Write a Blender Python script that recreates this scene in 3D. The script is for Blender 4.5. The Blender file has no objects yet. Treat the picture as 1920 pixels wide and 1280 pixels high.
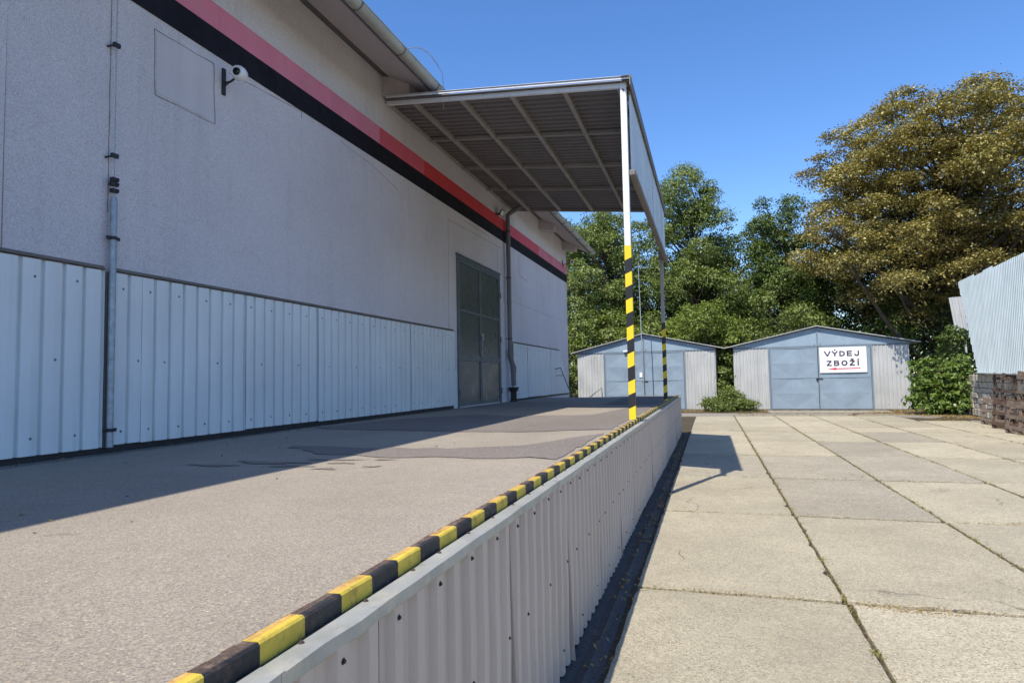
import bpy, bmesh, math, random
import numpy as np
from mathutils import Vector, Matrix, Quaternion

SC = bpy.context.scene
COL = SC.collection
rnd = random.Random(7)
pi = math.pi

# ------------------------------------------------------------------ camera
CAM_R = ((0.955532402378199, 0.03477847589392119, 0.2928280820205666),
         (0.29432752779716254, -0.0513878499316505, -0.9543220605540945),
         (-0.018142061243371865, 0.9980730166144651, -0.05933901852865141))
cd = bpy.data.cameras.new('camera')
cd.sensor_width = 36.0
cd.lens = 1204.76 / 1920 * 36.0
cd.clip_start = 0.05
cd.clip_end = 2000
co = bpy.data.objects.new('camera', cd)
COL.objects.link(co)
M4 = Matrix(CAM_R).to_4x4()
M4.translation = Vector((0, 0, 1.55))
co.matrix_world = M4
SC.camera = co

# ------------------------------------------------------------------ sky and sun
SUN = Vector((-0.24, -0.67, 1.0)).normalized()
world = bpy.data.worlds.new('World')
SC.world = world
world.use_nodes = True
nt = world.node_tree
nt.nodes.clear()
sky = nt.nodes.new('ShaderNodeTexSky')
sky.sky_type = 'NISHITA'
sky.sun_disc = False
sky.sun_elevation = math.asin(SUN.z)
sky.sun_rotation = math.atan2(SUN.x, SUN.y)
sky.air_density = 1.0
sky.dust_density = 0.5
sky.ozone_density = 3.0
sky.altitude = 300
bg = nt.nodes.new('ShaderNodeBackground')
bg.inputs['Strength'].default_value = 0.148
hs = nt.nodes.new('ShaderNodeHueSaturation')
hs.inputs['Saturation'].default_value = 1.22
hs.inputs['Hue'].default_value = 0.507
wo = nt.nodes.new('ShaderNodeOutputWorld')
nt.links.new(sky.outputs[0], hs.inputs['Color'])
nt.links.new(hs.outputs[0], bg.inputs['Color'])
nt.links.new(bg.outputs[0], wo.inputs['Surface'])

sl = bpy.data.lights.new('sun', 'SUN')
sl.energy = 3.75
sl.angle = math.radians(0.5)
sl.color = (1.0, 0.935, 0.82)
so = bpy.data.objects.new('sun', sl)
COL.objects.link(so)
so.rotation_euler = SUN.to_track_quat('Z', 'Y').to_euler()
so.location = (-10, -20, 30)

SC.view_settings.view_transform = 'Standard'
SC.view_settings.look = 'None'
SC.view_settings.gamma = 1.0
SC.view_settings.exposure = 0.65
SC.view_settings.use_curve_mapping = False

# ------------------------------------------------------------------ materials
def lin(c):
    return tuple(((v / 255.0) / 12.92 if v / 255.0 <= 0.04045 else ((v / 255.0 + 0.055) / 1.055) ** 2.4) for v in c)

class NT:
    def __init__(s, name):
        s.m = bpy.data.materials.new(name)
        s.m.use_nodes = True
        s.t = s.m.node_tree
        s.t.nodes.clear()
        s.out = s.n('ShaderNodeOutputMaterial')
        s.p = s.n('ShaderNodeBsdfPrincipled')
        s.l(s.p.outputs[0], s.out.inputs['Surface'])
        s.co = s.n('ShaderNodeTexCoord').outputs['Object']
    def n(s, ty, **kw):
        x = s.t.nodes.new(ty)
        for k, v in kw.items():
            setattr(x, k, v)
        return x
    def l(s, a, b):
        s.t.links.new(a, b)
    def noise(s, scale, detail=3, rough=0.55, vec=None, w=0):
        x = s.n('ShaderNodeTexNoise')
        x.inputs['Scale'].default_value = scale
        x.inputs['Detail'].default_value = detail
        x.inputs['Roughness'].default_value = rough
        s.l(vec or s.co, x.inputs['Vector'])
        return x.outputs['Fac']
    def vor(s, scale, vec=None, feature='F1', out='Distance'):
        x = s.n('ShaderNodeTexVoronoi')
        x.feature = feature
        x.inputs['Scale'].default_value = scale
        s.l(vec or s.co, x.inputs['Vector'])
        return x.outputs[out]
    def ramp(s, fac, a, b, lo=0.0, hi=1.0):
        x = s.n('ShaderNodeMapRange')
        x.inputs['From Min'].default_value = a
        x.inputs['From Max'].default_value = b
        x.inputs['To Min'].default_value = lo
        x.inputs['To Max'].default_value = hi
        s.l(fac, x.inputs['Value'])
        return x.outputs[0]
    def mix(s, fac, a, b, blend='MIX'):
        x = s.n('ShaderNodeMix', data_type='RGBA', blend_type=blend)
        for sock, v in ((x.inputs[0], fac), (x.inputs[6], a), (x.inputs[7], b)):
            if isinstance(v, (int, float)):
                sock.default_value = v
            elif isinstance(v, tuple):
                sock.default_value = (v[0], v[1], v[2], 1)
            else:
                s.l(v, sock)
        return x.outputs[2]
    def math(s, op, a, b=0.0):
        x = s.n('ShaderNodeMath', operation=op)
        for sock, v in ((x.inputs[0], a), (x.inputs[1], b)):
            if isinstance(v, (int, float)):
                sock.default_value = v
            else:
                s.l(v, sock)
        return x.outputs[0]
    def stretch(s, sx, sy, sz):
        x = s.n('ShaderNodeMapping')
        x.inputs['Scale'].default_value = (sx, sy, sz)
        s.l(s.co, x.inputs['Vector'])
        return x.outputs[0]
    def bump(s, h, strength=0.3, dist=0.01):
        x = s.n('ShaderNodeBump')
        x.inputs['Strength'].default_value = strength
        x.inputs['Distance'].default_value = dist
        s.l(h, x.inputs['Height'])
        s.l(x.outputs[0], s.p.inputs['Normal'])
    def set(s, color=None, rough=None, metal=None, spec=None):
        for k, v in (('Base Color', color), ('Roughness', rough), ('Metallic', metal), ('Specular IOR Level', spec)):
            if v is None:
                continue
            if isinstance(v, tuple):
                s.p.inputs[k].default_value = (v[0], v[1], v[2], 1)
            elif isinstance(v, (int, float)):
                s.p.inputs[k].default_value = v
            else:
                s.l(v, s.p.inputs[k])
        return s

def simple(name, c, rough=0.6, metal=0.0, var=0.12, scale=3.0, dirt=None, dirt_amt=0.35, bump=0.0, bscale=60, spec=0.4, streak=False):
    """plain painted / metal surface with patchy tone, dirt and faint bump"""
    N = NT(name)
    base = c
    dark = tuple(v * (1 - var) for v in c)
    lite = tuple(min(1, v * (1 + var)) for v in c)
    f = N.noise(scale, 5, 0.6)
    col = N.mix(N.ramp(f, 0.3, 0.7), dark, lite)
    if dirt:
        v = N.stretch(6, 6, 0.5) if streak else None
        g = N.noise(scale * (1.0 if streak else 2.3), 6, 0.7, v)
        col = N.mix(N.ramp(g, 0.52, 0.72, 0, dirt_amt), col, dirt)
    N.set(col, N.ramp(N.noise(scale * 3, 4), 0.3, 0.7, rough - 0.08, min(1, rough + 0.1)), metal, spec)
    if bump:
        N.bump(N.noise(bscale, 3), bump, 0.004)
    return N.m

def m_stucco(name, c, joints=True):
    N = NT(name)
    a = N.noise(0.45, 6, 0.68)
    b = N.noise(150, 3, 0.75)
    st = N.noise(1.3, 5, 0.7, N.stretch(3, 3, 0.25))
    col = N.mix(N.ramp(a, 0.3, 0.7), tuple(v * 0.91 for v in c), tuple(min(.8, v * 1.06) for v in c))
    pa = N.noise(3.1, 6, 0.75)
    col = N.mix(N.ramp(pa, 0.58, 0.78, 0, 0.22), col, (c[0] * .68, c[1] * .65, c[2] * .62))
    col = N.mix(N.ramp(st, 0.50, 0.76, 0, 0.42), col, tuple(v * 0.72 for v in c))
    col = N.mix(N.ramp(b, 0.35, 0.65, 0.0, 1), tuple(v * 0.0 for v in c), col) if False else col
    sp = N.ramp(b, 0.34, 0.58, 0.60, 1.10)
    col2 = N.n('ShaderNodeVectorMath', operation='SCALE')
    N.l(col, col2.inputs[0]); N.l(sp, col2.inputs['Scale'])
    N.set(col2.outputs[0], 0.9, 0, 0.2)
    N.bump(N.math('ADD', N.noise(120, 4, 0.7), N.noise(300, 2)), 0.9, 0.006)
    return N.m

def m_asphalt(name, base, stone, scale, lightamt=0.5):
    N = NT(name)
    big = N.noise(0.7, 6, 0.65)
    mid = N.noise(7, 5, 0.6)
    col = N.mix(N.ramp(big, 0.3, 0.72), tuple(v * 0.80 for v in base), tuple(v * 1.12 for v in base))
    col = N.mix(N.ramp(mid, 0.35, 0.75, 0, 0.45), col, tuple(v * 0.82 for v in base))
    wn = N.n('ShaderNodeTexNoise'); wn.inputs['Scale'].default_value = scale * .8; wn.inputs['Detail'].default_value = 2
    N.l(N.co, wn.inputs['Vector'])
    ws = N.n('ShaderNodeVectorMath', operation='SCALE'); ws.inputs['Scale'].default_value = 1.1 / scale
    N.l(wn.outputs['Color'], ws.inputs[0])
    wa = N.n('ShaderNodeVectorMath', operation='ADD'); N.l(N.co, wa.inputs[0]); N.l(ws.outputs[0], wa.inputs[1])
    wv = wa.outputs[0]
    vd = N.vor(scale, wv)
    vc = N.vor(scale, wv, out='Color')
    sep = N.n('ShaderNodeSeparateColor'); N.l(vc, sep.inputs[0])
    gr = N.vor(scale * 1.9, wv, out='Color')
    sg = N.n('ShaderNodeSeparateColor'); N.l(gr, sg.inputs[0])
    gs = N.n('ShaderNodeVectorMath', operation='SCALE'); N.l(col, gs.inputs[0]); N.l(N.ramp(sg.outputs[0], 0, 1, 0.70, 1.26), gs.inputs['Scale'])
    col = gs.outputs[0]
    col = N.mix(N.ramp(sg.outputs[1], 0.7, 0.95, 0, 0.35), col, (base[0] * 1.25, base[1] * 1.08, base[2] * .82))
    # light grit
    g = N.math('MULTIPLY', N.ramp(vd, 0.15, 0.55, 1, 0), N.ramp(sep.outputs[0], 0.72, 0.98, 0, lightamt))
    col = N.mix(g, col, stone)
    # dark pits
    g2 = N.math('MULTIPLY', N.ramp(vd, 0.2, 0.45, 1, 0), N.ramp(sep.outputs[1], 0.60, 0.75, 0, 0.65))
    col = N.mix(g2, col, tuple(v * 0.42 for v in base))
    # rare dark tar spots and stains
    sp = N.noise(3.3, 3, 0.5)
    col = N.mix(N.ramp(sp, 0.70, 0.76, 0, 0.5), col, tuple(v * 0.45 for v in base))
    pn = N.noise(scale * .55, 3, 0.7)
    col = N.mix(N.ramp(pn, 0.56, 0.70, 0, 0.5), col, tuple(v * 0.55 for v in base))
    col = N.mix(N.ramp(pn, 0.42, 0.30, 0, 0.35), col, tuple(min(1, v * 1.35) for v in base))
    N.set(col, 0.92, 0, 0.2)
    N.bump(N.math('SUBTRACT', N.math('MULTIPLY', vd, 0.5), pn), 0.45, 0.004)
    return N.m

def m_slab(name, base, pit=0.6, scale=70):
    N = NT(name)
    geo = N.n('ShaderNodeNewGeometry')
    isl = geo.outputs['Random Per Island']
    big = N.noise(0.9, 6, 0.65)
    mid = N.noise(5, 6, 0.7)
    pat = N.noise(1.7, 4, 0.6)
    col = N.mix(N.ramp(big, 0.3, 0.7), tuple(v * 0.84 for v in base), tuple(v * 1.10 for v in base))
    col = N.mix(N.ramp(mid, 0.45, 0.75, 0, 0.5), col, tuple(v * f for v, f in zip(base, (0.72, 0.72, 0.74))))
    vd = N.vor(scale)
    vc = N.vor(scale, out='Color')
    sep = N.n('ShaderNodeSeparateColor'); N.l(vc, sep.inputs[0])
    gr = N.vor(scale * 1.5, out='Color')
    sg = N.n('ShaderNodeSeparateColor'); N.l(gr, sg.inputs[0])
    gs = N.n('ShaderNodeVectorMath', operation='SCALE'); N.l(col, gs.inputs[0]); N.l(N.ramp(sg.outputs[0], 0, 1, 0.76, 1.2), gs.inputs['Scale'])
    col = gs.outputs[0]
    wear = N.ramp(N.math('ADD', pat, N.math('MULTIPLY', isl, 0.25)), 0.45, 0.75, 0.45, 1.0)
    g = N.math('MULTIPLY', N.math('MULTIPLY', N.ramp(vd, 0.22, 0.5, 1, 0), N.ramp(sep.outputs[0], 0.42, 0.6, 0, pit)), wear)
    col = N.mix(g, col, tuple(v * 0.36 for v in base))
    g = N.math('MULTIPLY', N.ramp(vd, 0.2, 0.4, 1, 0), N.ramp(sep.outputs[1], 0.75, 0.85, 0, 0.5))
    col = N.mix(g, col, (min(1, base[0] * 1.35), min(1, base[1] * 1.3), base[2] * 1.1))
    p2 = N.vor(scale * 2.3)
    col = N.mix(N.math('MULTIPLY', N.ramp(p2, 0.2, 0.45, 0.35, 0), wear), col, tuple(v * 0.5 for v in base))
    p3 = N.vor(26); c3 = N.n('ShaderNodeSeparateColor'); N.l(N.vor(26, out='Color'), c3.inputs[0])
    f3 = N.math('MULTIPLY', N.ramp(p3, 0.10, 0.26, 1, 0), N.ramp(c3.outputs[0], 0.45, 0.6, 0, 0.75))
    col = N.mix(N.math('MULTIPLY', f3, N.ramp(N.noise(1.1, 4, 0.7), 0.42, 0.62, 0.15, 1)), col, tuple(v * 0.34 for v in base))
    blot = N.noise(2.6, 5, 0.8)
    col = N.mix(N.ramp(blot, 0.60, 0.72, 0, 0.45), col, (base[0] * .55, base[1] * .50, base[2] * .48))
    sm = N.noise(0.35, 5, 0.7)
    col = N.mix(N.ramp(sm, 0.50, 0.68, 0, 0.38), col, tuple(v * 0.62 for v in base))
    # hairline cracks
    ww = N.n('ShaderNodeVectorMath', operation='ADD')
    nz = N.n('ShaderNodeTexNoise'); nz.inputs['Scale'].default_value = 2.2; nz.inputs['Detail'].default_value = 5
    N.l(N.co, nz.inputs['Vector'])
    scv = N.n('ShaderNodeVectorMath', operation='SCALE'); scv.inputs['Scale'].default_value = 0.55
    N.l(nz.outputs['Color'], scv.inputs[0]); N.l(N.co, ww.inputs[0]); N.l(scv.outputs[0], ww.inputs[1])
    cr = N.vor(0.33, ww.outputs[0], 'DISTANCE_TO_EDGE')
    cf = N.math('MULTIPLY', N.ramp(cr, 0.0008, 0.0035, 1, 0), N.ramp(N.noise(0.8, 2), 0.50, 0.58, 0, 0.6))
    col = N.mix(cf, col, (0.07, 0.06, 0.05))
    br = N.n('ShaderNodeVectorMath', operation='SCALE')
    N.l(col, br.inputs[0]); N.l(N.ramp(isl, 0, 1, 0.88, 1.09), br.inputs['Scale'])
    N.set(br.outputs[0], 0.93, 0, 0.2)
    hgt = N.math('SUBTRACT', N.math('ADD', N.math('MULTIPLY', vd, 0.8), N.noise(scale * 2.2, 3, 0.7)), N.math('MULTIPLY', cf, 2.0))
    N.bump(hgt, 0.6, 0.007)
    return N.m

def m_leaf(name, cols, trans=0.35, rough=0.5):
    N = NT(name)
    geo = N.n('ShaderNodeNewGeometry')
    cr = N.n('ShaderNodeValToRGB')
    el = cr.color_ramp.elements
    while len(el) < len(cols):
        el.new(0.5)
    for i, c in enumerate(cols):
        el[i].position = i / (len(cols) - 1)
        el[i].color = (c[0], c[1], c[2], 1)
    f = N.math('ADD', N.math('MULTIPLY', geo.outputs['Random Per Island'], 0.6), N.ramp(N.noise(0.5, 3), 0.3, 0.7, 0, 0.4))
    N.l(f, cr.inputs[0])
    N.set(cr.outputs[0], rough, 0, 0.35)
    tr = N.n('ShaderNodeBsdfTranslucent')
    tc = N.mix(1.0, cr.outputs[0], (1.0, 1.0, 0.45), 'MULTIPLY')
    sc = N.n('ShaderNodeVectorMath', operation='SCALE'); sc.inputs['Scale'].default_value = 1.5
    N.l(tc, sc.inputs[0])
    N.l(sc.outputs[0], tr.inputs[0])
    mx = N.n('ShaderNodeMixShader'); mx.inputs[0].default_value = trans
    N.l(N.p.outputs[0], mx.inputs[1]); N.l(tr.outputs[0], mx.inputs[2])
    N.l(mx.outputs[0], N.out.inputs['Surface'])
    return N.m

def m_coated(name, c, streakc, rough=0.45, metal=0.0, amt=0.35):
    """profiled sheet: paint with vertical runs, chalking and scuffs"""
    N = NT(name)
    geo = N.n('ShaderNodeNewGeometry')
    a = N.noise(1.1, 5, 0.6)
    st = N.noise(1.4, 6, 0.7, N.stretch(9, 9, 0.35))
    sc = N.noise(28, 4, 0.7)
    col = N.mix(N.ramp(a, 0.3, 0.7), tuple(v * 0.92 for v in c), tuple(min(1, v * 1.06) for v in c))
    col = N.mix(N.ramp(st, 0.48, 0.75, 0, amt), col, streakc)
    col = N.mix(N.ramp(sc, 0.6, 0.75, 0, amt * 0.7), col, tuple(v * 0.7 for v in c))
    N.set(col, N.ramp(a, 0.3, 0.7, rough - 0.07, rough + 0.12), metal, 0.4)
    N.bump(N.math('ADD', N.math('MULTIPLY', N.noise(2.2, 3), 3.0), N.noise(60, 2)), 0.25, 0.006)
    return N.m

MT = {}
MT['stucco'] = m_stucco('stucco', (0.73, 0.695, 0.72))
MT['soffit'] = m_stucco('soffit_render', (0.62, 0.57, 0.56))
MT['black'] = simple('black_band_paint', (0.012, 0.012, 0.018), 0.75, var=0.3, bump=0.6, bscale=140, spec=0.2)
MT['pink'] = simple('faded_red_paint', (0.66, 0.22, 0.30), 0.8, var=0.14, scale=1.5, dirt=(0.5, 0.3, 0.33), dirt_amt=0.5, bump=0.6, bscale=140, spec=0.2)
MT['red2'] = simple('half_faded_red_paint', (0.64, 0.12, 0.165), 0.8, var=0.08, bump=0.6, bscale=140, spec=0.2)
MT['red'] = simple('red_paint', (0.62, 0.065, 0.075), 0.75, var=0.08, bump=0.6, bscale=140, spec=0.2)
MT['joint'] = simple('plaster_crack', (0.24, 0.22, 0.21), 0.9)
MT['clad'] = m_coated('pale_blue_sheet', (0.68, 0.71, 0.71), (0.47, 0.49, 0.49), 0.48, amt=0.3)
MT['dockclad'] = m_coated('taupe_sheet', (0.52, 0.43, 0.36), (0.38, 0.29, 0.22), 0.55, amt=0.35)
MT['garclad'] = m_coated('grey_sheet', (0.52, 0.52, 0.50), (0.32, 0.30, 0.26), 0.5, 0.35, amt=0.6)
MT['bluewall'] = m_coated('sky_blue_sheet', (0.52, 0.60, 0.62), (0.38, 0.44, 0.43), 0.45, 0.0, amt=0.3)
MT['fascia'] = m_coated('white_blue_sheet', (0.55, 0.62, 0.66), (0.4, 0.44, 0.46), 0.4, amt=0.2)
MT['roofsheet'] = m_coated('grey_roof_sheet', (0.20, 0.18, 0.175), (0.12, 0.105, 0.10), 0.55, amt=0.3)
MT['roofdark'] = simple('roof_membrane', (0.12, 0.12, 0.12), 0.8)
MT['trim'] = simple('grey_brown_trim', (0.17, 0.15, 0.135), 0.6, dirt=(0.1, 0.07, 0.05), bump=0.2)
MT['steel'] = simple('cream_steel_paint', (0.34, 0.32, 0.295), 0.55, dirt=(0.22, 0.10, 0.05), dirt_amt=0.4, bump=0.15)
MT['white'] = simple('white_paint', (0.72, 0.74, 0.76), 0.4, var=0.05, dirt=(0.4, 0.36, 0.3), dirt_amt=0.35)
MT['yellow'] = simple('yellow_tape', (0.80, 0.58, 0.02), 0.45, var=0.06, dirt=(0.35, 0.25, 0.08), dirt_amt=0.3)
MT['tapeblack'] = simple('black_tape', (0.018, 0.018, 0.02), 0.4)
MT['cyellow'] = simple('worn_yellow_paint', (0.62, 0.455, 0.06), 0.65, var=0.2, scale=9, dirt=(0.26, 0.16, 0.07), dirt_amt=0.9, bump=0.4, bscale=90)
MT['cblack'] = simple('worn_black_paint', (0.028, 0.027, 0.028), 0.62, var=0.3, scale=9, dirt=(0.16, 0.10, 0.07), dirt_amt=0.6, bump=0.6, bscale=90)
MT['rust'] = simple('rusty_steel', (0.13, 0.065, 0.04), 0.85, var=0.4, scale=14, dirt=(0.05, 0.04, 0.035), bump=0.5)
MT['zinc'] = simple('zinc_flashing', (0.40, 0.40, 0.365), 0.5, 0.25, var=0.16, scale=4, dirt=(0.58, 0.53, 0.41), dirt_amt=0.7, bump=0.25, bscale=25)
MT['galv'] = simple('galvanised_pipe', (0.34, 0.38, 0.41), 0.5, 0.4, var=0.25, scale=16, dirt=(0.5, 0.52, 0.53), dirt_amt=0.5)
MT['gutter'] = simple('zinc_gutter', (0.40, 0.41, 0.38), 0.5, 0.25, var=0.1, scale=2, dirt=(0.25, 0.22, 0.18), dirt_amt=0.4)
MT['dark'] = simple('dark_iron', (0.025, 0.025, 0.028), 0.55)
MT['castiron'] = simple('rusty_cast_iron', (0.035, 0.028, 0.026), 0.8, bump=0.5)
MT['screw'] = simple('rusty_screw', (0.10, 0.065, 0.05), 0.6, 0.3)
MT['wscrew'] = simple('grey_screw', (0.16, 0.19, 0.21), 0.5, 0.4)
MT['bscrew'] = simple('black_screw', (0.022, 0.018, 0.018), 0.6)
MT['pvc'] = simple('grey_pvc', (0.15, 0.145, 0.15), 0.5, var=0.08)
MT['doorframe'] = simple('slate_steel', (0.11, 0.13, 0.14), 0.45, 0.1, var=0.15, bump=0.1)
MT['doorpanel'] = simple('dark_door_sheet', (0.070, 0.078, 0.082), 0.30, 0.1, var=0.12, scale=1.2, dirt=(0.10, 0.105, 0.11), dirt_amt=0.3, bump=0.0)
MT['asphalt'] = m_asphalt('dock_asphalt', (0.33, 0.288, 0.235), (0.66, 0.56, 0.38), 125, 0.7)
MT['asphalt2'] = m_asphalt('dark_asphalt_patch', (0.215, 0.188, 0.168), (0.50, 0.45, 0.39), 95, 0.7)
MT['gutterstrip'] = m_asphalt('drain_asphalt', (0.10, 0.095, 0.09), (0.22, 0.2, 0.18), 70, 0.3)
MT['slab'] = m_slab('weathered_slab', (0.465, 0.41, 0.295), 0.95, 68)
MT['slabdark'] = m_slab('worn_aggregate_slab', (0.40, 0.355, 0.27), 1.0, 52)
MT['dirt'] = m_asphalt('dry_soil', (0.085, 0.068, 0.042), (0.26, 0.21, 0.13), 30, 0.35)
MT['soil'] = simple('dark_dirt', (0.085, 0.075, 0.05), 0.95, var=0.4, scale=12, bump=0.5)
MT['wyellow'] = simple('rusting_yellow_paint', (0.54, 0.33, 0.09), 0.7, var=0.25, scale=16, dirt=(0.26, 0.13, 0.07), dirt_amt=1.0, bump=0.6, bscale=120)
MT['wblack'] = simple('rusting_black_paint', (0.10, 0.07, 0.055), 0.85, var=0.5, scale=16, dirt=(0.26, 0.18, 0.13), dirt_amt=1.0, bump=0.9, bscale=120)
MT['oldconcrete'] = m_slab('cracked_concrete', (0.30, 0.27, 0.22), 0.5, 30)
MT['gblue'] = simple('grey_blue_door_paint', (0.225, 0.29, 0.35), 0.55, var=0.10, scale=1.6, dirt=(0.30, 0.36, 0.42), dirt_amt=0.5, bump=0.15, bscale=8)
MT['gblue2'] = simple('light_blue_gable_paint', (0.26, 0.34, 0.41), 0.55, var=0.08, scale=1.6, dirt=(0.2, 0.24, 0.28), dirt_amt=0.4)
MT['gframe'] = simple('garage_frame_paint', (0.17, 0.215, 0.255), 0.55)
MT['groof'] = simple('grey_sheet_roof', (0.46, 0.45, 0.43), 0.5, 0.3, dirt=(0.2, 0.17, 0.13), dirt_amt=0.5)
MT['sign'] = simple('sign_white', (0.80, 0.80, 0.82), 0.4, var=0.02)
MT['signtext'] = simple('sign_dark_lettering', (0.045, 0.035, 0.06), 0.5)
MT['signred'] = simple('sign_red', (0.55, 0.035, 0.06), 0.5)
MT['asphalt3'] = m_asphalt('tar_repair', (0.235, 0.205, 0.175), (0.52, 0.47, 0.41), 90, 0.6)
MT['stone'] = simple('rubble_stone', (0.50, 0.44, 0.34), 0.9, var=0.3, scale=5, dirt=(0.12, 0.1, 0.08), dirt_amt=0.6, bump=0.8, bscale=20)
MT['wood'] = simple('weathered_pallet_wood', (0.105, 0.066, 0.045), 0.85, var=0.35, scale=6, dirt=(0.05, 0.035, 0.028), dirt_amt=0.6, bump=0.4)
MT['woodl'] = simple('grey_pallet_wood', (0.19, 0.145, 0.11), 0.85, var=0.3, scale=6, dirt=(0.1, 0.07, 0.05), dirt_amt=0.6, bump=0.4)
MT['bark'] = simple('dark_bark', (0.065, 0.05, 0.038), 0.9, var=0.35, scale=5, bump=0.8, bscale=15)
MT['camwhite'] = simple('white_plastic', (0.75, 0.76, 0.78), 0.3, var=0.02)
MT['lens'] = simple('black_glass', (0.008, 0.008, 0.01), 0.12)
MT['maple'] = m_leaf('bronze_maple_leaves', [(0.12, 0.088, 0.042), (0.21, 0.172, 0.060), (0.32, 0.275, 0.090), (0.52, 0.47, 0.19)], 0.18)
MT['green'] = m_leaf('green_leaves', [(0.055, 0.082, 0.022), (0.115, 0.155, 0.036), (0.19, 0.24, 0.06), (0.34, 0.38, 0.16)], 0.22)
MT['green2'] = m_leaf('deep_green_leaves', [(0.035, 0.062, 0.016), (0.07, 0.11, 0.026), (0.125, 0.18, 0.042), (0.24, 0.30, 0.11)], 0.22)
MT['lime'] = m_leaf('yellow_green_leaves', [(0.07, 0.105, 0.02), (0.14, 0.19, 0.035), (0.22, 0.28, 0.055), (0.32, 0.37, 0.12)], 0.25)
MT['bush'] = m_leaf('glossy_bush_leaves', [(0.06, 0.10, 0.024), (0.11, 0.17, 0.038), (0.18, 0.26, 0.06), (0.30, 0.38, 0.13)], 0.3, 0.38)
MT['straw'] = m_leaf('dry_straw', [(0.20, 0.12, 0.045), (0.32, 0.22, 0.09), (0.42, 0.31, 0.15), (0.26, 0.2, 0.07)], 0.2)
MT['weed'] = m_leaf('joint_weeds', [(0.10, 0.10, 0.03), (0.15, 0.17, 0.04), (0.32, 0.26, 0.10), (0.11, 0.14, 0.03)], 0.2)
MT['litter'] = m_leaf('fallen_leaves', [(0.08, 0.05, 0.025), (0.15, 0.09, 0.04), (0.30, 0.22, 0.09), (0.2, 0.15, 0.07)], 0.1)

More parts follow.
